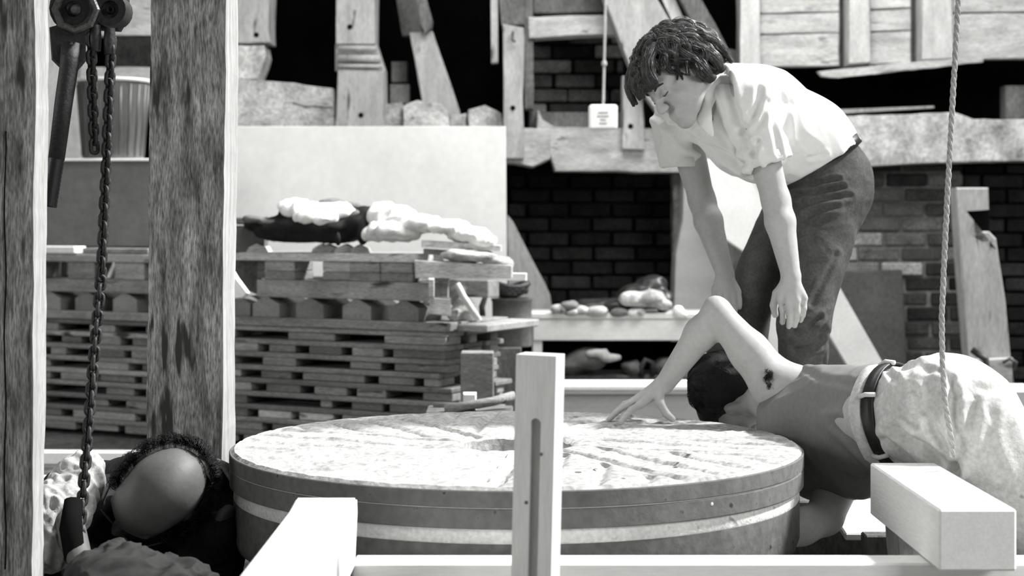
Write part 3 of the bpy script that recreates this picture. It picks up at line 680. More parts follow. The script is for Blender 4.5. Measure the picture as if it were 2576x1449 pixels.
# end of the right stack: bright upright strip
zd = zc+.073
tp = thing('top_pallet', tuple(SC+SU*.55+SV*.3)+(zd,), 'pale coarse pallet on top of the right-hand stack under the clothes', 'pallet')
for a, b, mt, vv in ((665, 742, 2, 0), (800, 884, 3, .03), (878, 957, 2, 0), (957, 1040, 2, .0), (610, 632, 0, .1)):
    sbox('block', s_of(b)+.004, s_of(a), vv, vv+.14, zd+.036, zd+.078, m_pal[mt], tp); sbox('block', s_of(b)+.002, s_of(a), vv, vv+.14, zd, zd+.035, m_pal[max(0, mt-1)], tp)
sbox('deck_board', s_of(1052), s_of(566), -.02, .12, zd+.079, zd+.114, m_pal[3], tp)
sbox('deck_board', s_of(1052), s_of(566), .2, .34, zd+.079, zd+.110, m_pal[2], tp)
sbox('deck_board', s_of(1052), s_of(566), .38, .5, zd+.079, zd+.110, m_pal[2], tp)
for a, b in ((700, 780), (950, 1030)): sbox('block', s_of(b), s_of(a), .38, .48, zd, zd+.078, m_pal[1], tp)
zl = zc+.059
tq = thing('top_pallet', tuple(SC+SU*2.0+SV*.3)+(zl,), 'grey coarse pallet on top of the left-hand stack', 'pallet')
for a, b, mt in ((170, 236, 1), (288, 362, 2), (20, 100, 1), (400, 470, 1)):
    sbox('block', s_of(b), s_of(a), 0, .14, zl, zl+.075, m_pal[mt], tq); sbox('block', s_of(b), s_of(a), .38, .48, zl, zl+.075, m_pal[mt], tq)
for v in (0, .18, .36): sbox('deck_board', s_of(545), s_of(40), v-.01, v+.13, zl+.076, zl+.112, m_pal[2 if v == 0 else 1], tq)
sbox('pale_offcut', s_of(198), s_of(100), -.03, .05, zl+.113, zl+.145, m_whitecloth, label='bright pale offcut lying on the front left of the stack', cat='offcut')
sbox('short_plank', s_of(372), s_of(206), .0, .1, zl+.113, zl+.138, m_pal[1], label='short grey plank beside the bright offcut', cat='plank')
# boards that stick out to the right of the stack
ex = [('pale_plank', [(1042, 655), (1290, 668), (1290, 700), (1045, 700)], 6.5, .10, m_pal[3], 'pale plank sticking out to the right beside the top pallet'),
      ('short_plank', [(1130, 686), (1326, 688), (1326, 706), (1130, 704)], 6.72, .06, m_whitecloth, 'bright plank tip poking out furthest right of the stack'),
      ('thin_plank', [(1060, 604), (1262, 618), (1262, 632), (1060, 622)], 6.55, .08, m_pal[3], 'thin pale plank under the spread white garment'),
      ('thin_plank', [(1065, 626), (1200, 634), (1200, 646), (1065, 640)], 6.6, .08, m_pal[1], 'thin grey plank below the thin pale one'),
      ('upright_offcut', [(1078, 700), (1092, 700), (1092, 748), (1078, 748)], 6.45, .05, m_pal[3], 'narrow upright pale offcut at the end of the brown beam'),
      ('upright_offcut', [(1100, 705), (1128, 705), (1128, 752), (1100, 752)], 6.62, .05, m_pal[2], 'wider upright tan offcut beside the narrow pale one'),
      ('board_stub', [(1080, 748), (1132, 752), (1132, 796), (1080, 790)], 6.5, .1, m_pal[3], 'pale board stub beside the rightmost chamfered bearer'),
      ('pale_stub', [(1165, 990), (1198, 990), (1198, 1032), (1165, 1032)], 5.74, .05, m_whitecloth, 'little white stub standing just behind the far rim of the stone'),
      ]
for n_, pts, Y, d, mt, lb in ex: prism(n_, pts, Y, d, mt, label=lb, cat='offcut' if 'offcut' in n_ or 'stub' in n_ else 'plank')
tag(tube('leaning_stick', [PN(1150, 715, 6.7), PN(1165, 745, 6.68), PN(1205, 806, 6.6)], .013, m_whitecloth, None, 8), 'bright white stick slanting down at the right end of the stack', 'stick')
heap('white_scrap', [(1150, 735, 6.75, (.035, .04, .05)), (1168, 780, 6.72, (.04, .04, .05)), (1140, 792, 6.7, (.03, .04, .025))], 0, m_plaster, 'pale crumpled scrap sheet hanging at the stack corner', 'cloth', k=.02, seed=5)
for pts, mt, lb in (([(1120, 1030, 5.7), (1240, 1010, 5.74), (1292, 995, 5.8)], m_pal[1], 'grey stick sloping up behind the left rear rim of the stone'), ([(1090, 1022, 5.84), (1150, 1024, 5.84), (1220, 1026, 5.84)], m_frameD, 'dark stick lying behind the far rim of the stone')):
    sticks('loose_stick', pts, .016, mt, lb, 'stick')
# white wedge left of post gap and boards behind it
prism('broken_plank', [(560, 640), (596, 700), (624, 738), (612, 750), (560, 756)], 6.55, .05, m_whitecloth, label='bright split plank end beside the middle post', cat='plank')
prism('dark_board', [(560, 620), (655, 640), (655, 745), (632, 735), (560, 640)], 7.1, .04, m_frameD, label='dark board leaning in the gap beside the middle post', cat='board')

# ---- clothes and sack on the top pallet
zt_ = zd+.114
heap('dark_jacket', [(700, 588, 6.92, (.09, .08, .022)), (770, 590, 6.9, (.11, .1, .03)), (850, 592, 6.86, (.10, .1, .024)), (912, 590, 6.72, (.016, .03, .035)), (850, 600, 6.70, (.014, .02, .03)), (655, 566, 6.98, (.07, .08, .022)), (700, 570, 6.9, (.08, .1, .03)), (760, 566, 6.88, (.12, .12, .045)), (840, 572, 6.84, (.12, .12, .04)), (905, 560, 6.8, (.06, .09, .04)), (716, 530, 6.9, (.02, .03, .03)), (925, 540, 6.8, (.04, .06, .03))], 0, m_darkcloth,
     'dark jacket spread flat on the top pallet, sleeves hanging', 'jacket', k=.03, seed=2, am=.007)  # lowest lumps fill the shadow under the clothes with black cloth
heap('leather_case', [(640, 552, 6.86, (.045, .05, .012)), (685, 560, 6.86, (.05, .05, .012)), (626, 552, 6.86, (.02, .04, .014))], 0, m_frameD, 'flat dark-grey flap lying at the left end of the jacket', 'bag', k=.02, h=.008, am=.002)
heap('light_shirt', [(745, 525, 6.85, (.06, .07, .024)), (800, 535, 6.82, (.07, .07, .028)), (850, 532, 6.83, (.06, .07, .024)), (770, 545, 6.78, (.04, .04, .016)), (820, 550, 6.76, (.035, .04, .014))], 0, m_whitecloth, 'rumpled light shirt lying on the dark jacket', 'shirt', k=.02, seed=11, h=.006, am=.014, fr=38)
heap('grey_scarf', [(830, 512, 6.86, (.05, .04, .01)), (880, 520, 6.84, (.05, .04, .012)), (905, 545, 6.78, (.035, .04, .025))], 0, m_greycloth, 'grey crumpled cloth at the right of the light shirt', 'cloth', k=.02, seed=12, h=.008)
heap('white_overalls', [(940, 590, 6.74, (.05, .06, .016)), (1010, 588, 6.66, (.07, .06, .018)), (960, 545, 6.75, (.045, .07, .035)), (1005, 548, 6.72, (.06, .08, .036)), (970, 575, 6.66, (.07, .06, .02)), (1060, 562, 6.66, (.07, .09, .02)), (1120, 572, 6.62, (.08, .09, .018)), (1180, 590, 6.6, (.07, .08, .014)), (1215, 606, 6.6, (.05, .06, .008)), (965, 525, 6.78, (.03, .04, .014))], 0, m_whitecloth,
     'bright white garment spread over the right end of the top pallet', 'garment', k=.03, seed=13, h=.007, am=.012, fr=32)
heap('cement_bag', [(1150, 640, 6.55, (.07, .07, .016)), (1200, 645, 6.55, (.07, .06, .016)), (1250, 658, 6.55, (.05, .05, .014)), (1270, 668, 6.55, (.03, .04, .012))], 0, m_plaster, 'pale dusty folded bag on the jutting pale plank', 'bag', k=.02, seed=14, h=.009)
# little chamfered blocks on the deck
for i, (px, py, wd) in enumerate(((648, 592, .045), (822, 590, .05), (808, 594, .04), (868, 590, .045), (905, 592, .04))):
    a = P(px, py, Yof(px)+.02); 
    V = []; hw = wd; 
    for yy in (-.02, .12):
        for dx, dz_ in ((-hw, 0), (hw, 0), (hw*.75, .02), (0, .036), (-hw*.75, .02)): V.append((a.x+dx, a.y+yy, zt_+dz_))
    fs = [(0, 1, 2, 3, 4), (9, 8, 7, 6, 5)]+[(k, 5+k, 5+(k+1) % 5, (k+1) % 5) for k in range(5)]
    fs = [tuple(reversed(f)) if j > 1 else f for j, f in enumerate(fs)]
    tag(link('wedge_block', V, fs, m_pal[3] if i in (0, 2) else m_pal[2]), ('bright ' if i == 0 else '')+'small wedge-topped block %s' % ('at the left edge of the top pallet', 'under the middle of the jacket', 'just left of the middle block under the jacket', 'under the hanging jacket sleeve', 'right of the hanging jacket sleeve')[i], 'block', 'wedge blocks on the top pallet')
gb = thing('grey_toolbox', (P(628, 0, 7.05)[0], 7.05, zt_), 'grey box behind the middle post on the top pallet', 'box')
box('box_body', (gb.location.x, 7.05, zt_+.055), (.14, .12, .11), m_box, gb); box('box_lid', (gb.location.x+.01, 7.05, zt_+.13), (.12, .13, .03), m_frameD, gb, bev=.008); box('catch', (gb.location.x+.045, 6.985, zt_+.10), (.02, .01, .03), m_hole, gb)

# ---- dark box with the metal bucket, behind the chains
zk = zl+.139
kb = thing('storage_box', (P(235, 0, 7.75)[0], 7.85, zk), 'plain dark-grey box on the left-hand stack, carrying a bucket', 'box')
z1 = CH-(405-HY)*7.7/F
box('box_body', (P(235, 0, 7.7)[0], 7.86, (zk+z1)/2), (P(372, 0, 7.7)[0]-P(60, 0, 7.7)[0], .3, z1-zk), m_box, kb)
box('box_lid', (P(235, 0, 7.7)[0], 7.86, z1+.006), (P(380, 0, 7.7)[0]-P(60, 0, 7.7)[0], .33, .012), m_whitecloth, kb)
bk = thing('metal_bucket', (P(278, 0, 7.8)[0], 7.86, z1+.012), 'dull ribbed metal bucket with a bright rim on the dark box', 'bucket')
bh_ = CH-(200-HY)*7.8/F-(z1+.012)
lathe('bucket_body', bk.location, [(0, 0), (.135, 0), (.14, .01), (.168, bh_-.02), (.168, bh_-.012), (.16, bh_-.012), (.13, .02), (0, .02)], m_zinc, bk, 40)
lathe('rim', (bk.location.x, 7.86, bk.location.z+bh_-.012), [(.158, 0), (.176, 0), (.180, .008), (.176, .016), (.158, .016)], m_planed, bk, 40)
for k in range(12):
    a = -math.pi+math.pi*k/11; 
    tube('rib', [(bk.location.x+.142*math.cos(a), 7.86+.142*math.sin(a), bk.location.z+.015), (bk.location.x+.168*math.cos(a), 7.86+.168*math.sin(a), bk.location.z+bh_-.025)], .004, m_zinc, bk, 6)

box('floor_board', (P(240, 0, 6.7)[0], 6.55, .025), (1.9, .07, .05), m_saw, rz=-.02, label='bright board lying on the floor in front of the pallet stacks', cat='board')
box('floor_board', (P(110, 0, 4.9)[0]-.1, 5.2, .075), (.5, .14, .15), m_sawX, rz=-.1, label='short bright timber beside the foot of the left post', cat='timber')

# ================================================================ MILLSTONE
SX, SY, ZS = 0.011, 4.15, 0.40
ms = thing('runner_millstone', (SX, SY, .312), 'large pale millstone with dressed furrows, upper of the pair', 'millstone')
na, nr = 384, 66; r0, r1 = 0.138, 0.700
V = []; 
rs = np.linspace(r0, r1-.008, nr)
A = np.arange(na)*2*np.pi/na
RR, AA = np.meshgrid(rs, A, indexing='ij')
X = RR*np.cos(AA); Y = RR*np.sin(AA)
Zt = np.zeros_like(X)
nh = 10
for hrp in range(nh):
    a0 = hrp*2*np.pi/nh+.2
    ca, sa = math.cos(a0), math.sin(a0)
    # local frame of the harp: along = master furrow direction, across = perpendicular
    al = X*ca+Y*sa; ac = -X*sa+Y*ca
    sect = ((AA-a0) % (2*np.pi)) < 2*np.pi/nh
    for j in range(4):
        off = .03+j*.105
        d = ac-off
        g = np.clip(1-np.abs(d)/.017, 0, 1)
        Zt -= np.where(sect & (al > 0), .0105*np.minimum(g*1.5, 1), 0)
pts3 = np.stack([X.ravel(), Y.ravel(), np.zeros(X.size)], 1)
Zt += (vnoise(pts3*22, 1)*.0022+vnoise(pts3*60, 2)*.0016+vnoise(pts3*7, 5)*.003).reshape(X.shape)
Zt *= np.clip((r1-.004-RR)/.03, .15, 1)*np.clip((RR-r0)/.02, .25, 1)
Zt[0] -= .008; Zt[1] -= .002
V = [(SX+X[i, j], SY+Y[i, j], ZS+Zt[i, j]) for i in range(nr) for j in range(na)]
def ringv(r, z, nz=0.0): 
    global V
    b = len(V); V += [(SX+(r+nz*math.sin(j*1.7)*math.sin(j*.37))*math.cos(A[j]), SY+(r+nz*math.sin(j*1.7)*math.sin(j*.37))*math.sin(A[j]), z) for j in range(na)]; return b
rings = [i*na for i in range(nr)]
fs = []
for i in range(nr-1):
    a, b = rings[i], rings[i+1]
    fs += [(a+j, b+j, b+(j+1) % na, a+(j+1) % na) for j in range(na)]
top = rings[-1]
cur = top
for r, z in ((.7, ZS-.008), ):
    nx = ringv(r, z, .0006); fs += [(cur+j, nx+j, nx+(j+1) % na, cur+(j+1) % na) for j in range(na)]; cur = nx
nx = ringv(.6985, .315); fs += [(cur+j, nx+j, nx+(j+1) % na, cur+(j+1) % na) for j in range(na)]; cur = nx
nx = ringv(.15, .313); fs += [(cur+j, nx+j, nx+(j+1) % na, cur+(j+1) % na) for j in range(na)]; cur = nx
Zt_ = 0
nx = ringv(.137, .33, .0)
fs += [(cur+j, nx+j, nx+(j+1) % na, cur+(j+1) % na) for j in range(na)]; cur = nx
fs += [(cur+j, rings[0]+j, rings[0]+(j+1) % na, cur+(j+1) % na) for j in range(na)]
o = link('stone_disc', V, fs, m_stonetop, ms, True); sharp(o, 30)
def hoop(name, r_in, r_out, z0, z1, mat, parent, label=None, b=.002, n=192, wob=0.0):
    prof = [(r_in, z0), (r_out-b, z0), (r_out, z0+b), (r_out, z1-b), (r_out-b, z1), (r_in, z1), (r_in, z0)]
    o = lathe(name, (SX, SY, 0), prof, mat, parent, n); 
    if label: o['label'] = label
    return o
hoop('upper_hoop', .696, .7045, .3575, .393, m_rim, ms); hoop('lower_hoop', .696, .7035, .313, .3555, m_rim, ms)
hoop('seam', .696, .702, .3545, .358, m_band, ms)
bs = thing('bed_millstone', (SX, SY, .15), 'lower grey millstone under the furrowed one, with a white plaster band', 'millstone')
lathe('stone_body', (SX, SY, 0), [(.136, .15), (.66, .15), (.685, .165), (.694, .19), (.694, .28), (.136, .28), (.136, .15)], m_rimL, bs, 192)
lathe('plaster_band', (SX, SY, 0), [(.14, .2805), (.692, .2805), (.694, .284), (.692, .3115), (.14, .3115), (.14, .2805)], m_band, bs, 192)
for x in (-.33, .33): box('bearer', (x, 4.2, .074), (.16, 1.2, .148), m_frameD, label='dark bearer under the %s half of the stones' % ('left' if x < 0 else 'right'), cat='timber')
rnd = random.Random(3)
for k in range(9):
    a = math.radians(-90+rnd.uniform(5, 75)); r = rnd.uniform(.3, .62)
    c = (SX+r*math.cos(a), SY+r*math.sin(a), ZS-.001)
    lathe('pit_mark', c, [(0, .0005), (rnd.uniform(.004, .009), .001), (.002, .002), (0, .002)], m_rim, ms, 8)
for px, py, r in ((1700, 1288, .010), (1730, 1280, .006), (1790, 1268, .005), (1655, 1300, .006), (1690, 1284, .005), (1716, 1276, .004)):
    x = (px-CX)*3.6/F-SX; yy = SY-math.sqrt(max(.7035**2-x**2, 0))
    c = P(px, py, yy); lathe('plaster_spot', (c.x, c.y+.001, c.z), [(0, .003), (r*.6, .0028), (r, .001), (r*1.05, -.002)], m_band, ms, 9, axis=(x, yy-SY, 0))

# ================================================================ FOREGROUND TIMBERS
def hbeam(name, x0, x1, y0, y1, z0, z1, mat, label, cat='beam', ch=None, rz=0):
    return box(name, ((x0+x1)/2, (y0+y1)/2, (z0+z1)/2), (x1-x0, y1-y0, z1-z0), mat, bev=.004, label=label, cat=cat, rz=rz)
# left beam points at the stone, its far end cut back on a slant
xl = (735-CX)*3.25/F; xr = (889-CX)*3.25/F
xl, xr = -.436, -.313
V = []
for x in (xl, xr):
    V += [(x, 1.9, .252), (x, 1.9, .386), (x, 3.30, .386), (x, 3.395, .392 if False else .386), (x, 3.40, .335), (x, 3.33, .252)]
def extr(name, xl, xr, prof, mat, **k):
    n = len(prof); b = .004
    V = [(xl, y, z) for y, z in prof]+[(xr, y, z) for y, z in prof]
    fs = [tuple(range(n)), tuple(reversed(range(n, 2*n)))]+[(i, n+i, n+(i+1) % n, (i+1) % n) for i in range(n)]
    bm = bmesh.new(); vs_ = [bm.verts.new(v) for v in V]
    for f in fs: bm.faces.new([vs_[i] for i in f])
    bmesh.ops.recalc_face_normals(bm, faces=bm.faces[:]); bmesh.ops.bevel(bm, geom=bm.edges[:], offset=b, segments=2, affect='EDGES')
    return tag(from_bm(name, bm, mat), **k)
extr('squared_beam', xl, xr, [(1.9, .262), (1.9, .384), (3.255, .384), (3.375, .392), (3.385, .36), (3.33, .262)], m_saw, label='bright squared beam in the left foreground pointing at the stone', cat='beam')
box('support_block', ((xl+xr)/2, 2.6, .13), (.14, .2, .26), m_frameD, label='dark block under the left foreground beam', cat='block')
bx1 = hbeam('squared_beam', .828, .978, 3.235, 3.86, .272, .392, m_saw, 'thick bright beam at right with the kneeling man leaning over it')
hbeam('cross_beam', -.3186, 1.9, 3.32, 3.405, .12, .27, m_sawX, 'long bright beam crossing the bottom foreground in front of the stones')
box('support_block', (.905, 3.36, .059), (.12, .12, .118), m_frameD, label='dark block under the right part of the long beam', cat='block')
box('support_block', (-.2, 3.36, .059), (.12, .12, .118), m_frameD, label='dark block under the left end of the long beam', cat='block')
extr('slanted_prop', .86, .93, [(3.66, 0), (3.76, 0), (3.86, .27), (3.74, .27)], m_frameV, label='short slanting prop under the rear end of the thick right beam', cat='prop')
hbeam('shadow_strip', .90, 1.9, 4.25, 4.31, .0, .150, m_frameD, 'dark strip added as the floor shadow behind the long beam at right', 'timber')  # dark piece added where the floor lies in shadow
box('sunlit_patch_board', (1.18, 4.52, .145), (.62, .32, .02), m_sawX, rot=Matrix.Rotation(math.radians(7), 3, 'X'), label='white board added as the sunlit floor patch below the kneeling man', cat='board')  # white colour stands for sunlight on the floor
# slotted stake in the centre foreground
def stake():
    t = thing('slotted_stake', (P(1345, 0, 3.05)[0], 3.08, 0), 'pale planed upright stake with a long slot, centre foreground', 'stake')
    tp_ = CH-(893-HY)*3.05/F
    R = Matrix.Rotation(math.radians(-17), 3, 'Z') @ Matrix.Rotation(math.radians(1.4), 3, 'Y')
    c0 = Vector((P(1338, 0, 3.05)[0], 3.08, 0)); hx, hy = .038, .030
    def L(x, y, z): return c0+R @ Vector((x, y, z))
    bm = bmesh.new()
    # body outline with a slot cut as real recess: front face built round the slot
    sx0, sx1, sz1, dp = -.008, .012, tp_-.125, .022
    n = 8
    arch = [(sx0, 0.0)]+[((sx0+sx1)/2-(sx1-sx0)/2*math.cos(math.pi*i/n), sz1+(sx1-sx0)/2*math.sin(math.pi*i/n)) for i in range(n+1)]+[(sx1, 0.0)]
    fr = [bm.verts.new(L(x, -hy, z)) for x, z in arch]; bk_ = [bm.verts.new(L(x, -hy+dp, z)) for x, z in arch]
    for i in range(len(arch)-1): bm.faces.new((fr[i], fr[i+1], bk_[i+1], bk_[i]))
    bm.faces.new(bk_)
    o1, o2, o3, o4 = [bm.verts.new(L(*p)) for p in ((-hx, -hy, 0), (-hx, -hy, tp_), (hx, -hy, tp_), (hx, -hy, 0))]
    bm.faces.new([o1, o2]+[fr[i] for i in range(len(arch)//2, -1, -1)]) ; bm.faces.new([o2, o3, o4]+[fr[i] for i in range(len(arch)-1, len(arch)//2-1, -1)])
    b1, b2, b3, b4 = [bm.verts.new(L(*p)) for p in ((-hx, hy, 0), (-hx, hy, tp_), (hx, hy, tp_), (hx, hy, 0))]
    for f in ((o1, b1, b2, o2), (o2, b2, b3, o3), (o3, b3, b4, o4), (b1, b4, b3, b2)): bm.faces.new(f)
    bmesh.ops.recalc_face_normals(bm, faces=bm.faces[:])
    from_bm('stake_body', bm, m_planed, t)
    for x, z in ((.014, tp_-.18), (-.012, tp_-.27)):
        lathe('knot', L(x, -hy-.0005, z), [(0, .0008), (.003, .0006), (.0035, 0)], m_frameD, t, 8, axis=R @ Vector((0, -1, 0)))
stake()

# ================================================================ LEFT POSTS
def post(name, X0, X1, Y0, Y1, z1, mf, ms_, label, tw=0.0, seed=1):
    """old hewn post: slightly uneven faces, the right-hand side a paler strip"""
    t = thing(name, ((X0+X1)/2, (Y0+Y1)/2, 0), label, 'post')
    n = 46; rnd = random.Random(seed); V = []; fs = []
    cs = [(X0, Y0), (X1, Y0), (X1, Y1), (X0, Y1)]; j = [[0, 0] for _ in cs]
    for i in range(n+1):
        z = z1*i/n
        for k, (x, y) in enumerate(cs):
            j[k][0] = .75*j[k][0]+rnd.uniform(-.0022, .0022); j[k][1] = .75*j[k][1]+rnd.uniform(-.002, .002)
            V.append((x+j[k][0]+tw*z, y+j[k][1], z))
    for i in range(n):
        for k in range(4):
            if k == 1: continue
            l = (k+1) % 4; fs.append((i*4+k, i*4+l, i*4+4+l, i*4+4+k))
    fs.append((n*4, n*4+1, n*4+2, n*4+3)); link('hewn_faces', V, fs, mf, t)
    V2 = []; fs2 = []
    for i in range(n+1):
        a = V[i*4+1]; b = V[i*4+2]
        V2 += [(a[0]-.012, a[1]+.004, a[2]), (a[0]+.003, a[1]+.002, a[2]), (b[0]+.003, b[1]-.002, b[2]), (b[0]-.012, b[1]-.004, b[2])]
    for i in range(n):
        for k in range(4): l = (k+1) % 4; fs2.append((i*4+k, i*4+l, i*4+4+l, i*4+4+k))
    fs2.append((n*4, n*4+1, n*4+2, n*4+3)); o = link('pale_side_face', V2, fs2, ms_, t); o['label'] = 'paler right-hand side face'
    return t
p2x0, p2x1 = (363-CX)*4.5/F, (549-CX)*4.5/F
post('timber_post', p2x0, p2x1, 4.5, 4.72, 2.5, m_oldpost, m_palepost, 'second post from the left, weathered front with bright right side', tw=.011, seed=3)
p1x = (74-CX)*3.6/F
t1 = post('timber_post', p1x-.26, p1x, 3.6, 3.705, 2.5, m_oldpost, m_palepost, 'leftmost grey post, cut off by the frame edge', tw=.005, seed=6)
V = []; 
tube('crack', [(p1x-.052+.002*math.sin(i), 3.599, .2+i*.045) for i in range(22)], .0016, m_hole, t1, 6)

# ================================================================ HOIST AND CHAINS
HYY = 3.85
ht = thing('lever_hoist', P(200, 60, HYY), 'black iron lever hoist hanging at the upper left', 'hoist')
def octa(name, px, py, Y, r, d, mat, inner):
    c = P(px, py, Y)
    V, fs = [], []; n = 8
    prof = [(0, -d*.3), (inner*.35, -d*.55), (inner*.5, -d*.3), (inner, -d*.3), (inner*1.05, -d*.55), (r*.96, -d*.6), (r, -d*.3), (r, d*.5), (r*.7, d*.6), (0, d*.6)]
    lathe(name, c, prof, mat, ht, 20, axis=(0, 1, 0), smooth=True)
octa('chain_wheel_cover', 190, 24, HYY, .055, .05, m_iron, .038)
lathe('cover_rim', P(190, 24, HYY-.03), [(.040, 0), (.044, -.006), (.052, -.006), (.056, 0), (.052, .01), (.040, .01)], m_irong, ht, 8, axis=(0, 1, 0), smooth=False)
octa('gear_case', 284, 28, HYY+.04, .04, .06, m_iron, .02)
lathe('axle_boss', P(190, 24, HYY-.03), [(0, -.012), (.008, -.01), (.012, 0), (0, .002)], m_irong, ht, 12, axis=(0, 1, 0))
prism('side_plate', [(140, -60), (320, -60), (322, 40), (300, 78), (140, 70)], HYY+.05, .02, m_iron, ht)
prism('pawl_housing', [(122, 68), (150, 60), (205, 78), (205, 150), (180, 180), (150, 172), (128, 150)], HYY-.01, .04, m_iron, ht)
lathe('pivot_bolt', P(180, 112, HYY-.02), [(0, -.014), (.007, -.012), (.009, 0), (0, .002)], m_irong, ht, 10, axis=(0, 1, 0))
tube('lever_handle', [PN(180, 112, HYY-.01), PN(175, 160, HYY-.02), PN(160, 260, HYY-.02), PN(142, 400, HYY-.02)], [.024, .022, .021, .019], m_iron, ht, 12)
grip = [PN(142-(i/24)*20, 395+i/24*125, HYY-.02) for i in range(25)]
tube('grip', grip, [.018+.0012*(i % 2) for i in range(25)], m_black, ht, 14)
box('upper_bracket', P(235, -40, HYY+.03), (.15, .06, .05), m_iron, ht)
for px, py in ((240, 96), (276, 104)): lathe('chain_guide', P(px, py, HYY), [(0, .03), (.012, .03), (.014, 0), (.012, -.03), (0, -.03)], m_iron, ht, 10)
tube('suspension_rod', [PN(235, -50, HYY+.03), PN(235, -600, HYY+.03)], .012, m_iron, ht, 8)
# one link, then copies down each chain
def link_mesh():
    pts = []
    for i in range(16):
        a = 2*math.pi*i/16; x = .0094*math.cos(a); z = .0094*math.sin(a)+(.0065 if math.sin(a) > 0 else -.0065); pts.append((x, 0, z))
    V, Fc = tube_mesh(pts, .0050, 6, closed=True); me = bpy.data.meshes.new('chain_link'); me.from_pydata([tuple(v) for v in V], [], Fc); me.materials.append(m_iron)
    me.polygons.foreach_set('use_smooth', [True]*len(me.polygons)); return me
lm = link_mesh()
def run(pts, name, label, ph=0):
    t = thing(name, P(*pts[-1]), label, 'chain')
    q = [P(*p) for p in pts]; L = [0]
    for i in range(len(q)-1): L.append(L[-1]+(q[i+1]-q[i]).length)
    d = 0; k = ph; step = .0205
    while d < L[-1]:
        i = max(j for j in range(len(L)) if L[j] <= d+1e-9); i = min(i, len(q)-2)
        f = (d-L[i])/(L[i+1]-L[i]); c = q[i].lerp(q[i+1], f); dr = (q[i+1]-q[i]).normalized()
        o = bpy.data.objects.new('chain_link', lm); C.objects.link(o); o.parent = t; o.location = c-t.location
        o.rotation_euler = (dr.to_track_quat('-Z', 'Y') @ Matrix.Rotation(math.radians(45 if k % 2 else 135), 3, 'Z').to_quaternion()).to_euler()
        d += step; k += 1
    return t
run([(280, 108, HYY), (268, 400, HYY), (254, 700, HYY), (232, 950, HYY-.02), (214, 1180, HYY-.06), (190, 1449, HYY-.1), (184, 1530, HYY-.1)], 'hoist_chain', 'long black hoist chain slanting down to the man at lower left')
run([(229, 100, HYY), (233, 250, HYY), (238, 385, HYY)], 'hoist_chain', 'short black hoist chain hanging between lever and long chain')
tag(tube('chain_hook', [PN(184, 1260, HYY-.08), PN(178, 1330, HYY-.12), PN(188, 1400, HYY-.12), PN(205, 1440, HYY-.12), PN(180, 1475, HYY-.12)], [.020, .026, .024, .018, .010], m_hole, None, 12), 'thick black hook block at the lower end of the chain', 'hook')

# ================================================================ ROPE
rp = [(2438, -420, 3.7), (2414, -60, 3.7), (2404, 120, 3.7), (2392, 330, 3.7), (2384, 480, 3.7), (2376, 640, 3.7), (2369, 800, 3.7), (2371, 920, 3.7), (2377, 1010, 3.7), (2392, 1100, 3.72), (2396, 1150, 3.74)]
q = [PN(*p) for p in rp]; fine = []
for i in range(len(q)-1):
    m = max(4, int(np.linalg.norm(q[i+1]-q[i])/.004))
    fine += [q[i]+(q[i+1]-q[i])*j/m for j in range(m)]
fine.append(q[-1])
V, Fc = [], []
rt = thing('hanging_rope', q[-1], 'pale twisted rope hanging in front of the kneeling man', 'rope')
for s in range(3):
    pts = []
    for i, p in enumerate(fine):
        a = i*.42+s*2*math.pi/3; pts.append(p+np.array([math.cos(a), math.sin(a), 0])*.0031)
    tube('strand', pts, .0036, m_rope, rt, 6)

# ================================================================ PEOPLE
def nrm(v): v = np.array(v, float); return v/np.linalg.norm(v)
def frame(fwd, up):
    f = nrm(fwd); u = np.array(up, float); u = nrm(u-f*(u@f)); r = np.cross(f, u); return r, f, u
def head_prims(c, fwd, up, s=1.0, mouth=True):
    r, f, u = frame(fwd, up); c = np.array(c, float); R = np.stack([r, f, u], 1)
    L = lambda x, y, z: c+s*(r*x+f*y+u*z)
    E = lambda x, y, z, a, b, d, **k: ell(L(x, y, z), (a*s, b*s, d*s), R, **k)
    q = [E(0, -.012, .03, .076, .096, .088, k=.01), E(0, .035, -.02, .060, .056, .082, k=.03), E(0, .045, .03, .058, .05, .045, k=.03)]
    for m in (-1, 1):
        q += [cap(L(m*.052, .0, -.05), L(m*.018, .070, -.098), .020*s, .018*s, k=.03), E(m*.038, .062, -.035, .024, .022, .024, k=.02),
              E(m*.033, .097, .004, .018, .012, .011, k=.012, sub=True), E(m*.032, .083, .0, .0145, .0135, .012, k=.005),
              cap(L(m*.014, .094, .020), L(m*.05, .078, .022), .008*s, .007*s, k=.012),
              E(m*.011, .106, -.036, .009, .010, .008, k=.006), E(m*.079, -.012, -.004, .009, .019, .031, k=.008), E(m*.086, -.008, -.002, .006, .010, .018, k=.004, sub=True)]
    q += [cap(L(0, .094, .012), L(0, .118, -.034), .008*s, .012*s, k=.014), E(0, .078, -.104, .024, .020, .018, k=.02),
          E(0, .080, -.070, .030, .020, .020, k=.02), cap(L(-.016, .095, -.065), L(.016, .095, -.065), .005*s, k=.01), cap(L(-.013, .094, -.075), L(.013, .094, -.075), .006*s, k=.01),
          cap(L(-.018, .104, -.0702), L(.018, .104, -.0702), .002*s, k=.004, sub=True)]
    return q, L, (r, f, u)
def finger(pts, r0=.0092, r1=.0068): 
    n = len(pts); return [cap(pts[i], pts[i+1], r0+(r1-r0)*i/(n-1), r0+(r1-r0)*(i+1)/(n-1), k=.004) for i in range(n-1)]
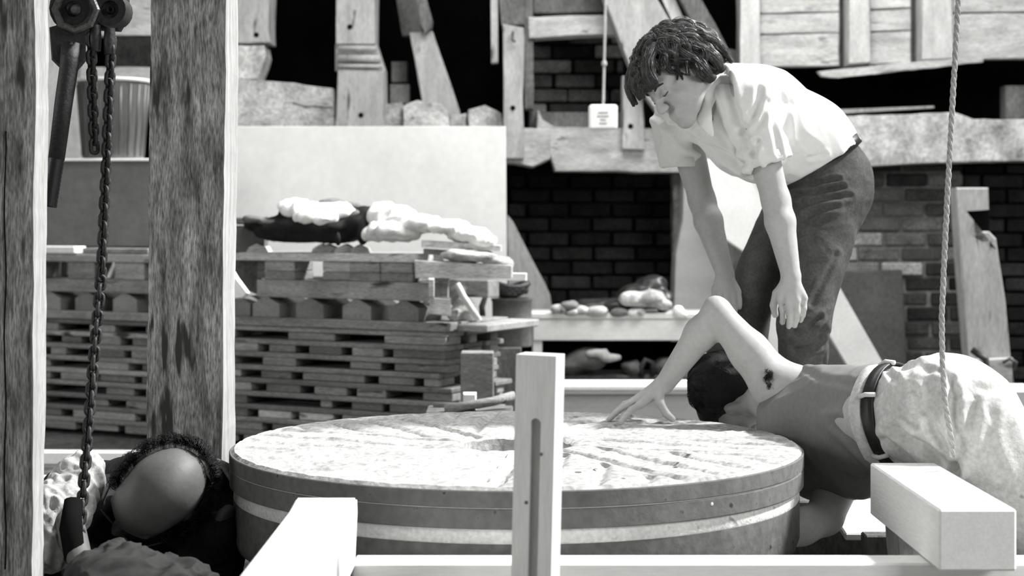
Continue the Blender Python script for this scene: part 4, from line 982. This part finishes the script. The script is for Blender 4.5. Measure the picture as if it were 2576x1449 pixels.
def hand_from(wrist, knuck, tips, bend, thumb, palm_n, rp=.017):
    """knuck, tips: four points each; bend: offset vector of the middle joints; thumb: points from palm side"""
    w_ = np.array(wrist, float); q = []
    for k_ in knuck: q.append(cap(w_+(np.array(k_)-w_)*.12, k_, rp, .0125, k=.010))
    lens = (.9, 1, .95, .8)
    for i, (k_, t_) in enumerate(zip(knuck, tips)):
        k_, t_ = np.array(k_, float), np.array(t_, float); b = np.array(bend, float)
        q += finger([k_, k_+(t_-k_)*.45+b, k_+(t_-k_)*.75+b*.8, t_], .0106 if i < 3 else .0095, .0078)
    th = [np.array(p, float) for p in thumb]; q += [cap(th[0], th[1], .016, .0125, k=.012)]+[cap(th[i], th[i+1], .0125-.0015*(i-1), .011-.0012*(i-1), k=.004) for i in range(1, len(th)-1)]
    return q

# ---------------------------------------------------------------- 1  the bending man
m1 = thing('person', (.80, 4.98, .16), 'person in a white short-sleeved shirt and dark jeans bending forward, hands on knees', 'person')
hipN, hipF = PN(2090, 475, 4.93), PN(2048, 478, 5.08)
knN, knF = PN(2022, 806, 4.76), PN(1886, 742, 4.94)
anN, anF = np.array([.86, 4.93, .24]), np.array([.66, 5.02, .24])
shN, shF = PN(1880, 245, 4.70), PN(1712, 300, 4.99)
elN, wrN = PN(1952, 505, 4.70), PN(1990, 694, 4.655)
elF, wrF = PN(1766, 505, 5.0), PN(1824, 690, 4.90)
chest = PN(1905, 285, 4.86); belly = PN(2020, 365, 4.95); pelv = PN(2085, 440, 4.99); neckb = PN(1822, 225, 4.82)
hc = PN(1708, 196, 4.74)
r1, f1, u1 = frame((-.66, -.46, -.60), (-.42, 0.12, .9))
hp, L1, _ = head_prims(hc, f1, u1, 1.0)
body = list(hp)
body += [cap(L1(0, -.03, -.05), neckb, .053, .062, k=.02), cap(neckb, chest, .07, .115, k=.03), cap(chest, belly, .115, .11, k=.04), cap(belly, pelv, .11, .12, k=.04),
         cap(shN, shF, .055, .055, k=.04)]
for sh_, el_, wr_ in ((shN, elN, wrN), (shF, elF, wrF)):
    fm = el_+(wr_-el_)*.28
    body += [cap(sh_, el_, .055, .038, k=.02), cap(el_, fm, .038, .041, k=.02), cap(fm, wr_, .042, .0265, k=.015), ell(wr_, (.026, .020, .02), k=.01)]
for a, b, c_ in ((hipN, knN, anN), (hipF, knF, anF)): body += [cap(a, b, .085, .055, k=.03), cap(b, c_, .052, .036, k=.02)]
# near hand hanging over the knee, far hand on the far knee
kn = [PN(1964, 752, 4.655), PN(1984, 758, 4.637), PN(2004, 757, 4.632), PN(2022, 750, 4.64)]
tp_ = [PN(1968, 812, 4.672), PN(1984, 822, 4.655), PN(1999, 820, 4.65), PN(2014, 806, 4.655)]
body += hand_from(wrN, kn, tp_, (.002, -.012, 0), [PN(1978, 712, 4.65), PN(1954, 738, 4.67), PN(1946, 768, 4.69), PN(1950, 792, 4.70)], (0, -1, 0))
kf = [PN(1812, 738, 4.88), PN(1828, 742, 4.86), PN(1843, 741, 4.865), PN(1856, 734, 4.88)]
tf = [PN(1822, 786, 4.88), PN(1836, 790, 4.865), PN(1849, 786, 4.865), PN(1860, 774, 4.87)]
body += hand_from(wrF, kf, tf, (0, -.01, 0), [PN(1812, 705, 4.89), PN(1800, 728, 4.90), PN(1798, 752, 4.90), PN(1806, 768, 4.90)], (0, -1, 0))
sdf('body', body, m_skin, .0044, m1)
# hair: locks flowing from the crown
locks = [ell(L1(0, -.028, .055), (.090, .108, .082), np.stack([r1, f1, u1], 1), k=.01), ell(L1(0, -.085, -.02), (.07, .05, .06), np.stack([r1, f1, u1], 1), k=.02)]
rh = random.Random(21); paths = []
crown = L1(0, -.02, .115)
for i in range(150):
    az = rh.uniform(-math.pi, math.pi)        # 0 = forward
    reach = rh.uniform(.78, 1.0)
    front = math.cos(az)
    el_end = (.30 if front > .55 else (-.18 if front > .1 else -.62))+rh.uniform(-.22, .12)   # how low the lock ends
    pts = []; n = 6
    st_ = rh.uniform(1.05, 1.5)
    for j in range(n+1):
        e = st_+(el_end-st_)*j/n
        aa = az+.21*math.sin(j*1.25+i)+.10*j/n*(1 if i % 2 else -1)
        rr = .098+.016*math.sin(j*1.7+i*.7)+(.022*(j/n)**2)
        x = rr*math.cos(e)*math.sin(aa)*.93; y = rr*1.12*math.cos(e)*math.cos(aa)-.028; z = rr*math.sin(e)*1.0+.035
        if front > .55 and j >= n-1: y += .012
        pts.append(L1(x, y, z))
    r0 = rh.uniform(.008, .0135); paths.append((pts, r0))
    for j in range(n): locks.append(cap(pts[j], pts[j+1], .75*r0*(1-.09*j), .75*r0*(1-.09*(j+1)), k=.0035))
# long forelock hanging past the brow
for i in range(26):
    x0 = rh.uniform(-.075, .07); pts = [L1(x0*.8, .035+rh.uniform(-.01, .01), .115), L1(x0, .085, .092), L1(x0*1.08, .112, .062), L1(x0*1.12+.006*math.sin(i), .120+rh.uniform(-.004, .01), .040-rh.uniform(0, .016))]
    r0 = rh.uniform(.008, .012); paths.append((pts, r0))
    for j in range(3): locks.append(cap(pts[j], pts[j+1], r0*(1-.15*j), r0*(1-.15*(j+1)), k=.004))
for i in range(22):     # waves over the ears and nape
    sd = 1 if i % 2 else -1; y0 = rh.uniform(-.10, .02)
    pts = [L1(sd*.085, y0, .05), L1(sd*.098, y0-.01, .01), L1(sd*(.094+.012*math.sin(i)), y0-.012+.012*math.cos(i), -.03), L1(sd*.080, y0-.022, -.062)]
    paths.append((pts, .013))
    for j in range(3): locks.append(cap(pts[j], pts[j+1], .010-.0018*j, .0115-.0018*j, k=.004))
sdf('hair', locks, m_hair, .0040, m1)
strands('hair_strands', paths, m_strand, m1, 42, .0011, 5)
# eyes
for sgn in (-1, 1):
    tube('eyelashes', [L1(sgn*.018, .094, -.007), L1(sgn*.032, .0985, -.010), L1(sgn*.046, .089, -.006)], [.001, .0018, .001], m_hair, m1, 6)
    tube('eyebrow', [L1(sgn*.014, .101, .018), L1(sgn*.032, .098, .025), L1(sgn*.050, .086, .020)], [.003, .004, .002], m_hair, m1, 6)
# shirt
tdir = nrm(np.array([.52, -.84, .13])); cdir = nrm(belly-chest)
shirt = [cap(neckb+np.array([.02, 0, -.015]), chest, .085, .138, k=.03), cap(chest, belly, .138, .138, k=.04), cap(belly, pelv+np.array([.01, 0, -.02]), .138, .142, k=.04),
         cap(shN+np.array([0, .02, -.012]), shF+np.array([0, -.02, -.015]), .070, .066, k=.05), cap(PN(1800, 330, 4.86), PN(1905, 395, 4.84), .06, .075, k=.06)]
snE = PN(1936, 408, 4.69); sfE = PN(1712, 412, 5.0)
shirt += [cap(shN, snE, .070, .062, k=.035, cut=True), cap(shF+np.array([-.018, 0, -.01]), sfE, .064, .060, k=.03, cut=True),
          cap(shN+(snE-shN)*.86, snE+(snE-shN)*.3, .050, .052, k=.004, sub=True), cap(shF+(sfE-shF)*.86, sfE+(sfE-shF)*.3, .047, .047, k=.004, sub=True),
          cap(L1(0, .0, -.075), PN(1800, 262, 4.80), .055, .058, k=.01, sub=True),
          plane(PN(2064, 411, 4.95), (.50, .0, -.866))]
shirt_lines = [([(1826, 180), (1832, 240), (1850, 300), (1868, 350), (1882, 385)], 4.7, .018, .010, 4.86), ([(1902, 232), (1892, 275), (1866, 330)], 4.7, .010, .009, 4.8), ([(1922, 262), (1904, 315), (1872, 352)], 4.7, .005, .007, 4.8),
  ([(1936, 250), (1932, 320), (1950, 388)], 4.7, .006, .008, 4.8), ([(1962, 300), (1968, 350), (1976, 395)], 4.7, .004, .008, 4.8), ([(1896, 360), (1890, 400), (1900, 430)], 4.7, .013, .008, 4.8),
  ([(1660, 285), (1700, 322), (1750, 365), (1850, 412)], 4.9, .014, .010, 5.0), ([(1765, 330), (1830, 395), (1905, 432)], 4.8, .006, .008, 4.95), ([(1780, 300), (1830, 360), (1880, 400)], 4.8, .004, .010, 4.95), ([(1700, 290), (1712, 340), (1735, 372)], 4.9, .004, .007, 5.0),
  ([(2036, 396), (2075, 388)], 4.8, .004, .006, 5.0), ([(1880, 200), (1930, 225), (1990, 262)], 4.7, .003, .014, 5.0)]
shirt_o = sdf('shirt', shirt, m_shirt, .0050, m1, creases(shirt_lines, folds([((.35, 0, -.94), 26, .0050, 3, PN(1900, 330, 4.7), .16), ((-.3, .2, -.93), 30, .0045, 9, PN(1700, 350, 4.95), .13), ((.8, .1, -.6), 20, .004, 5, None, 0), ((.6, 0, .8), 30, .0045, 7, PN(1880, 260, 4.66), .07), ((.9, 0, -.45), 24, .006, 8, PN(1850, 390, 4.8), .12)])))
# turned-up sleeve cuffs
def ring_band(name, c, ax, ra, rb, wdt, th, mat, parent, n=48, u=None, wob=0.0):
    ax = nrm(ax); ref = np.array([0, 0, 1.0]) if u is None else np.array(u, float)
    u_ = nrm(ref-ax*(ref@ax)); v_ = np.cross(ax, u_); V, fs = [], []
    for i in range(n):
        a = 2*math.pi*i/n; wv = wob*math.sin(a*5+1)
        for dr, dz in ((0, -wdt/2), (th, -wdt/2+th*.3), (th, wdt/2-th*.3), (0, wdt/2)):
            V.append(np.array(c)+u_*math.cos(a)*(ra+dr+wv)+v_*math.sin(a)*(rb+dr+wv)+ax*dz)
    for i in range(n):
        j = (i+1) % n
        for k in range(4): fs.append((i*4+k, j*4+k, j*4+(k+1) % 4, i*4+(k+1) % 4))
    return link(name, V, fs, mat, parent, True)
ring_band('sleeve_cuff', snE-(snE-shN)*.06, snE-shN, .0615, .0615, .03, .005, m_shirt, shirt_o, wob=.0012)
ring_band('sleeve_cuff', sfE-(sfE-shF)*.06, sfE-shF, .0585, .0585, .03, .004, m_shirt, shirt_o, wob=.0012)
# collar flaps and front placket with buttons
col = [cap(PN(1786, 236, 4.72), PN(1772, 300, 4.70), .020, .016, k=.01, flat=((-.5, -.8, .2), .3)), cap(PN(1772, 300, 4.70), PN(1790, 338, 4.69), .024, .010, k=.01, flat=((-.5, -.8, .2), .3)),
       cap(PN(1822, 205, 4.72), PN(1786, 240, 4.71), .022, .020, k=.01, flat=((-.3, -.9, .2), .35)), cap(PN(1662, 262, 4.92), PN(1690, 300, 4.88), .022, .016, k=.01, flat=((-.6, -.6, .4), .35)), cap(PN(1690, 300, 4.88), PN(1750, 318, 4.83), .018, .012, k=.01, flat=((-.6, -.6, .4), .4))]
sdf('collar', col[:3], m_shirt, .004, shirt_o); sdf('collar', col[3:], m_shirt, .004, shirt_o)
# jeans
jd = folds([((.9, .2, .1), 34, .0030, 3, PN(2100, 470, 4.85), .13), ((.5, .1, -.8), 18, .0025, 5, None, 0), ((.9, 0, .3), 40, .006, 6, PN(2030, 850, 4.75), .10), ((.9, .1, -.2), 30, .0022, 8, PN(2060, 560, 4.85), .10)])
jeans = [ell(PN(2078, 462, 5.0), (.125, .17, .115), k=.03), cap(PN(2100, 440, 4.94), PN(2098, 500, 4.94), .082, .098, k=.04), cap(PN(2050, 400, 4.97), PN(2085, 450, 5.0), .12, .12, k=.05),
         cap(hipN+np.array([-.005, 0, -.01]), knN, .112, .073, k=.035), cap(hipF+np.array([-.02, 0, 0]), knF, .102, .070, k=.04),
         cap(knN, anN+np.array([0, 0, .03]), .070, .062, k=.02), cap(knF, anF+np.array([0, 0, .03]), .068, .064, k=.02),
         plane(PN(2056, 392, 4.95), (-.50, .0, .866))]
jl = [([(1995, 468), (2050, 462), (2112, 450)], 4.8, .006, .006, 5.0), ([(2000, 490), (2060, 484), (2124, 470)], 4.8, .006, .006, 5.0), ([(2012, 520), (2060, 505), (2140, 492)], 4.8, .006, .007, 5.0), ([(2020, 552), (2060, 530), (2104, 520)], 4.8, .005, .007, 5.0), ([(2096, 640), (2060, 705), (2026, 760)], 4.8, .006, .008, 5.0), ([(2060, 800), (2030, 825), (2000, 832)], 4.7, .010, .008, 4.9), ([(2070, 830), (2050, 870), (2010, 880)], 4.7, .009, .009, 4.9), ([(2066, 840), (2070, 900), (2072, 1000)], 4.8, -.002, .005, 5.0)]
jeans_o = sdf('jeans', jeans, m_jeans, .0052, m1, creases(jl, jd))
ring_band('belt', PN(2072, 394, 4.975), (.5, 0, -.866), .112, .136, .034, .007, m_black, m1)
tube('back_pocket_seam', [PN(2118, 440, 4.83), PN(2142, 480, 4.86), PN(2150, 540, 4.87)], .003, m_darkcloth, jeans_o, 6)
for a, s_ in ((anN, 1), (anF, -1)):
    d = np.array([-.85, -.5, 0]); d /= np.linalg.norm(d)
    sdf('boot', [cap(a+np.array([0, 0, .05]), a+np.array([0, 0, -.02]), .052, .05, k=.02), cap(a-d*.03+np.array([0, 0, -.045]), a+d*.13+np.array([0, 0, -.05]), .042, .036, k=.03), plane((0, 0, .161), (0, 0, -1))], m_black, .006, m1)
box('timber_platform', (.76, 5.02, .08), (.62, .62, .16), m_frameD, label='dark low platform behind the stones under the bending man', cat='platform')

# ---------------------------------------------------------------- 2  the kneeling man leaning over the beam
m2 = thing('person', (1.3, 3.95, 0), 'person in grey sleeveless top and pale trousers leaning over the beam onto the stone', 'person')
sU, eU, wU = PN(1952, 968, 4.50), PN(1803, 783, 4.53), PN(1672, 966, 4.62)
sL, eL, wL = PN(2110, 1200, 4.36), PN(2075, 1300, 4.28), PN(1905, 1372, 4.16)
ch2 = PN(2070, 1075, 4.42); wa2 = PN(2232, 1050, 4.10); pe2 = PN(2370, 1035, 3.99); kn2 = np.array([1.34, 3.9, .115]); an2 = np.array([1.72, 3.95, .06])
r2, f2, u2 = frame((.10, .55, -.80), (-.93, .15, .1))
hc2 = PN(1850, 990, 4.75)
hp2, L2, _ = head_prims(hc2, f2, u2, .97)
b2 = list(hp2)+[ell(L2(-.088, -.012, -.010), (.014, .020, .032), np.stack([r2, f2, u2], 1), k=.008), ell(L2(-.100, -.006, -.008), (.008, .010, .018), np.stack([r2, f2, u2], 1), k=.004, sub=True)]+[cap(L2(0, -.02, -.05), PN(1985, 1045, 4.52), .052, .065, k=.03), cap(PN(1985, 1045, 4.52), ch2, .08, .12, k=.04), cap(ch2, wa2, .12, .10, k=.05), cap(wa2, pe2, .10, .11, k=.04),
     cap(PN(1990, 985, 4.47), sL, .062, .06, k=.04), cap(PN(2060, 985, 4.42), sU, .05, .066, k=.035)]
um = sU+(eU-sU)*.45; fm = eU+(wU-eU)*.30
b2 += [cap(sU, um, .066, .053, k=.02), cap(um, eU+np.array([.006, 0, -.012]), .053, .040, k=.02), ell(eU+np.array([-.004, 0, .012]), (.030, .03, .03), k=.02), cap(eU+np.array([0, 0, -.01]), fm, .039, .043, k=.02), cap(fm, wU, .043, .027, k=.02)]
b2 += [cap(sL, eL, .060, .047, k=.02), cap(eL, eL+(wL-eL)*.35, .046, .046, k=.015), cap(eL+(wL-eL)*.35, wL, .046, .028, k=.015)]
# hand spread on the stone
zt0 = ZS+.008
def S(px, py, dz=0.0):   # point on the stone face
    Y = (CH-zt0)*F/(py-HY); p = PN(px, py, Y); p[2] += dz; return p
kU = [S(1652, 1040, .050)+np.array([0, -.015, 0]), S(1636, 1034, .046)+np.array([0, .012, 0]), S(1630, 1024, .044)+np.array([0, .0, 0]), S(1632, 1012, .040)]
kU = [np.array([.352, 4.585, .447]), np.array([.338, 4.610, .452]), np.array([.337, 4.636, .450]), np.array([.345, 4.660, .443])]
tU = [S(1560, 1064), S(1532, 1056), S(1545, 1043), S(1578, 1034)]
b2 += hand_from(wU, kU, tU, (0, 0, .008), [wU+(kU[0]-wU)*.25, np.array([.405, 4.565, .452]), np.array([.421, 4.560, .425]), S(1692, 1056, .002)], (0, 0, 1), rp=.0205)
kL = [wL+np.array([-.075, -.035+.02*i, .0]) for i in range(4)]; tL = [k_+np.array([-.08, -.01, .012]) for k_ in kL]
b2 += hand_from(wL, kL, tL, (0, 0, .004), [wL+np.array([-.02, -.02, 0]), wL+np.array([-.045, -.055, .005]), wL+np.array([-.08, -.075, .012])], (0, 0, 1))
b2 += [cap(pe2, kn2, .10, .055, k=.03), cap(kn2, an2, .052, .04, k=.02)]
sdf('body', b2, m_skin, .0044, m2)
hr = [ell(L2(0, -.03, .045), (.082, .104, .088), np.stack([r2, f2, u2], 1), k=.01), ell(L2(0, -.07, -.03), (.07, .05, .05), np.stack([r2, f2, u2], 1), k=.02), ell(L2(0, .05, .07), (.07, .06, .045), np.stack([r2, f2, u2], 1), k=.02)]
paths2 = []
for i in range(60):
    az = rh.uniform(-math.pi, math.pi); pts = []
    for j in range(5):
        e = 1.3-(1.3+(-.12 if math.sin(az) < -.6 else .35))*j/4; aa = az+.12*math.sin(j+i); rr = .093+.006*math.sin(j*2+i); pts.append(L2(rr*math.cos(e)*math.sin(aa)*.86, rr*1.1*math.cos(e)*math.cos(aa)-.025, rr*math.sin(e)+.035))
    for j in range(4): hr.append(cap(pts[j], pts[j+1], .009, .008, k=.003))
    paths2.append((pts, .011))
sdf('hair', hr, m_hairB, .0048, m2); strands('hair_strands', paths2, m_hairB, m2, 30, .0010, 6)
ap = []
for i in range(16):
    x0, y0 = 1936+rh.gauss(0, 6), 945+rh.gauss(0, 13); ap.append(([PN(x0, y0, 4.437), PN(x0+rh.uniform(-4, 5), y0+8, 4.428), PN(x0+rh.uniform(-8, 8), y0+20, 4.434)], .006))
strands('armpit_hair', ap, m_hairB, m2, 12, .0006, 8)
vest = [cap(PN(2015, 1003, 4.44), PN(2235, 1012, 4.10), .087, .090, k=.06), cap(PN(2065, 1150, 4.40), PN(2225, 1095, 4.10), .112, .088, k=.07), ell(PN(2010, 1080, 4.44), (.11, .11, .12), k=.07),
        cap(sL+np.array([.0, 0, .02]), sL+(eL-sL)*.22, .078, .072, k=.05, cut=True), cap(PN(2120, 1170, 4.35), PN(2160, 1200, 4.25), .07, .05, k=.06),
        plane(PN(1957, 980, 4.45), (-.66, -.05, .74)), plane(PN(2252, 1050, 4.05), (.85, -.53, .02))]
vl = [([(2150, 1022), (2190, 1018), (2228, 1008)], 4.2, .004, .008, 4.4), ([(2095, 1052), (2150, 1100), (2205, 1160)], 4.2, .009, .011, 4.5), ([(2130, 1092), (2180, 1150), (2214, 1180)], 4.2, .006, .009, 4.5), ([(2180, 1062), (2205, 1040), (2232, 1030)], 4.2, .005, .008, 4.4), ([(2212, 1060), (2200, 1110), (2210, 1160)], 4.1, .006, .008, 4.4), ([(2050, 948), (2130, 952), (2225, 950)], 4.3, .003, .008, 4.5)]
sdf('vest', vest, m_vest, .005, m2, creases(vl, folds([((.9, -.3, .12), 20, .0035, 3, PN(2180, 1030, 4.1), .13), ((.75, -.35, -.5), 26, .006, 5, PN(2150, 1120, 4.12), .11), ((.7, -.3, -.7), 16, .003, 6, None, 0)])))
tr = [cap(wa2+np.array([.0, 0, -.004]), pe2, .112, .128, k=.03), ell(PN(2385, 1035, 3.99), (.135, .13, .128), k=.03), cap(PN(2440, 1075, 3.96), kn2, .125, .085, k=.05), cap(PN(2430, 1070, 4.12), kn2+np.array([.0, .22, 0]), .115, .085, k=.05),
      cap(kn2, an2, .082, .065, k=.03), cap(kn2+np.array([0, .22, 0]), an2+np.array([0, .22, 0]), .082, .065, k=.03), plane(wa2, (-.85, .53, -.02))]
tl = [([(2262, 955), (2276, 1000), (2300, 1030)], 3.95, .008, .007, 4.1), ([(2262, 990), (2268, 1040), (2290, 1060)], 3.95, .008, .007, 4.1), ([(2300, 985), (2340, 1070), (2400, 1180)], 3.9, .009, .009, 4.05), ([(2262, 1085), (2320, 1120), (2398, 1186)], 3.9, .014, .010, 4.05), ([(2250, 1110), (2300, 1150), (2340, 1180)], 3.9, .010, .010, 4.05),
  ([(2392, 960), (2388, 1040), (2404, 1110), (2402, 1190)], 3.88, .011, .009, 4.05), ([(2396, 992), (2440, 978), (2500, 980)], 3.9, .006, .009, 4.05), ([(2440, 1000), (2420, 1080), (2410, 1180)], 3.88, .008, .010, 4.05), ([(2480, 1040), (2470, 1110), (2500, 1180)], 3.88, .006, .012, 4.05), ([(2340, 940), (2330, 990), (2345, 1040)], 3.9, .005, .010, 4.05), ([(2285, 930), (2320, 925), (2350, 935)], 3.95, .005, .008, 4.1)]
trou = sdf('trousers', tr, m_pants, .0052, m2, creases(tl, folds([((.45, 0, -.9), 24, .0075, 3, PN(2330, 1080, 3.88), .13), ((.3, -.1, -.95), 18, .007, 5, None, 0), ((.8, 0, -.55), 30, .006, 7, PN(2290, 1120, 3.9), .10)])))
axw = nrm(pe2-wa2)
wc = wa2+axw*.008
ring_band('folded_waistband', wc-axw*.014, axw, .120, .118, .036, .009, m_pants, trou, wob=.0035)
ring_band('belt', wc+axw*.022, axw, .124, .122, .034, .007, m_black, m2, wob=.001)
for a in (-.9, .1, 1.1, 2.3):
    u_ = nrm(np.array([0, 0, 1.0])-axw*axw[2]); v_ = np.cross(axw, u_); d = u_*math.cos(a)+v_*math.sin(a)
    tube('belt_loop', [wc+axw*.0+d*.128, wc+axw*.02+d*.136, wc+axw*.045+d*.130], .006, m_pants, trou, 8)
sdf('boot', [cap(an2+np.array([0, 0, 0]), an2+np.array([.10, 0, -.005]), .05, .045, k=.02)], m_black, .008, m2)

# ---------------------------------------------------------------- 3  the bald man at lower left
m3 = thing('person', (-.95, 4.15, 0), 'bald person in dark clothes crouching at lower left, head bowed towards the camera', 'person')
hc3 = PN(402, 1240, 3.93)
r3, f3, u3 = frame((.25, .15, -.95), (.15, -.93, .12))
r3, f3, u3 = frame((-.72, -.22, -.62), (.30, -.90, .30))
hp3, L3, _ = head_prims(hc3, f3, u3, 1.12)
R3 = np.stack([r3, f3, u3], 1)
b3 = list(hp3)+[cap(L3(0, -.02, -.05), np.array([-.83, 4.13, .24]), .055, .07, k=.03), cap((-.83, 4.13, .24), (-.92, 4.25, .22), .09, .115, k=.04), cap((-.92, 4.25, .22), (-1.15, 4.42, .19), .115, .105, k=.04)]
s3L, s3R = np.array([-1.02, 4.08, .25]), np.array([-.71, 4.16, .25])
e3L, w3L = PN(160, 1290, 3.86), PN(200, 1405, 3.72)
e3R, w3R = np.array([-.73, 4.03, .12]), PN(546, 1340, 3.95)
b3 += [cap(s3L, e3L, .055, .042, k=.02), cap(e3L, w3L, .042, .028, k=.02), cap(s3R, e3R, .055, .042, k=.02), cap(e3R, w3R, .042, .028, k=.02)]
k3 = [w3L+np.array([.01+.016*i, -.06, -.02]) for i in range(4)]; b3 += hand_from(w3L, k3, [k_+np.array([.01, -.06, -.04]) for k_ in k3], (0, -.004, .008), [w3L, w3L+np.array([.05, -.03, -.01]), w3L+np.array([.075, -.06, -.03])], (0, 0, 1))
k3 = [w3R+np.array([-.03+.004*i, -.012*i+.02, .055]) for i in range(4)]
k3 = [PN(560+i*4, 1292+i*7, 3.93+.010*i) for i in range(4)]
b3 += hand_from(w3R, k3, [PN(584, 1280+i*7, 3.95+.01*i) for i in range(4)], (0, -.006, .006), [w3R, w3R+np.array([.0, -.02, .02]), w3R+np.array([.015, -.025, .045])], (0, 0, 1))
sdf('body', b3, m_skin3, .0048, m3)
fr_ = []
for i in range(190):      # thin wisps round the back and sides of the bald crown
    a_ = rh.uniform(-2.2, 2.2); e0 = rh.uniform(-.1, .32); pp = []
    for j in range(4):
        e = e0-.22*j; q_ = 1.15*(.088+.006*j*.5); pp.append(L3(q_*math.cos(e)*math.sin(a_+.05*j)*.93, -q_*1.12*math.cos(e)*math.cos(a_+.05*j)-.012, q_*math.sin(e)+.03))
    fr_.append((pp, .012))
strands('hair_fringe', fr_, m_hairB, m3, 16, .0007, 9)
sdf('chin_dark', [cap(L3(.05*s_, .05, -.07), L3(0, .085, -.11), .028, .035, k=.02) for s_ in (-1, 1)]+[ell(L3(0, .07, -.14), (.045, .04, .035), k=.03)], m_hairB, .006, m3)  # black mass below the face
tube('spectacles_arm', [L3(.088, -.01, .004), L3(.083, .06, .006), L3(.06, .105, .004)], .0022, m_irong, m3, 6)
tube('spectacles_arm', [L3(-.088, -.01, .004), L3(-.083, .06, .006), L3(-.06, .105, .004)], .0022, m_irong, m3, 6)
for s_ in (-1, 1): lathe('spectacle_lens', L3(s_*.034, .112, 0), [(.022, -.001), (.024, 0), (.022, .0015), (.020, 0), (.022, -.001)], m_irong, m3, 20, axis=tuple(f3))
sh3 = sdf('shirt', [cap(s3R, e3R, .07, .06, k=.03), cap(e3R, w3R, .060, .046, k=.03), cap((-.83, 4.14, .235), (-.92, 4.27, .22), .105, .128, k=.05), cap((-.92, 4.27, .22), (-1.15, 4.42, .19), .128, .115, k=.05), cap(s3L, s3R, .07, .072, k=.05), cap(s3R, e3R, .076, .064, k=.04), cap(s3L, s3L+(e3L-s3L)*.6, .072, .06, k=.04),
             cap(L3(0, 0, -.04), L3(0, -.01, -.11), .058, .07, k=.01, sub=True)], m_darkcloth, .006, m3, folds([((.1, -.8, -.5), 40, .008, 3, PN(520, 1200, 4.1), .14), ((.4, .6, .5), 26, .006, 5, None, 0)]))
for pts_, m_ in (([(478, 1146), (512, 1166), (536, 1200), (540, 1228)], m_greycloth), ([(500, 1146), (540, 1170), (560, 1206), (560, 1226)], m_darkcloth), ([(530, 1152), (565, 1172), (580, 1196), (582, 1214)], m_greycloth), ([(470, 1160), (498, 1180), (516, 1210), (522, 1236)], m_darkcloth)):
    q = [PN(x, y, 4.075) for x, y in pts_]
    tube('shirt_fold', q, [.006, .011, .010, .004], m_, sh3, 10)  # grey and black tubes put lit and shaded fold stripes into colour
sdf('pale_sleeve', [cap(PN(205, 1190, 3.96), PN(130, 1290, 3.86), .045, .055, k=.04), cap(PN(130, 1290, 3.86), PN(125, 1380, 3.80), .055, .045, k=.04), cap(PN(215, 1210, 3.95), PN(190, 1290, 3.86), .03, .03, k=.03)], m_sleeve, .005, m3,
    folds([((-.4, 0, -.9), 40, .009, 3, None, 0), ((.4, 0, -.9), 55, .006, 5, None, 0)]))['label'] = 'crumpled light grey sleeve'
sdf('trousers', [cap((-1.15, 4.42, .19), (-1.02, 4.12, .10), .115, .08, k=.05), cap((-1.02, 4.12, .10), (-1.15, 4.40, .07), .075, .06, k=.04), cap((-1.10, 4.45, .17), (-1.22, 4.16, .10), .11, .08, k=.05), cap((-1.22, 4.16, .10), (-1.34, 4.44, .07), .07, .055, k=.04), plane((0, 0, .004), (0, 0, -1))], m_darkcloth, .008, m3)
# blanket the man kneels against
bl = [(262, 1408, 3.5, (.022, .06, .035)), (292, 1400, 3.5, (.022, .06, .04)), (322, 1398, 3.48, (.02, .06, .035)), (352, 1412, 3.48, (.022, .06, .035)), (385, 1425, 3.46, (.022, .06, .035)), (425, 1436, 3.45, (.025, .06, .035)), (468, 1440, 3.45, (.02, .05, .03)), (240, 1440, 3.45, (.05, .07, .05)), (320, 1450, 3.42, (.09, .1, .06)), (420, 1470, 3.42, (.1, .1, .06)),
      (300, 1560, 3.45, (.16, .12, .10)), (420, 1580, 3.45, (.14, .12, .09))]
bl = [(a, b+16, c, d) for a, b, c, d in bl]
heap('folded_coat', bl, 0, m_greycloth, 'rumpled dark grey coat bundled in front of the bald man', 'coat', k=.014, h=.005, seed=7, am=.009, fr=42)
bpy.data.objects['folded_coat'].data.materials[0] = m_darkbox
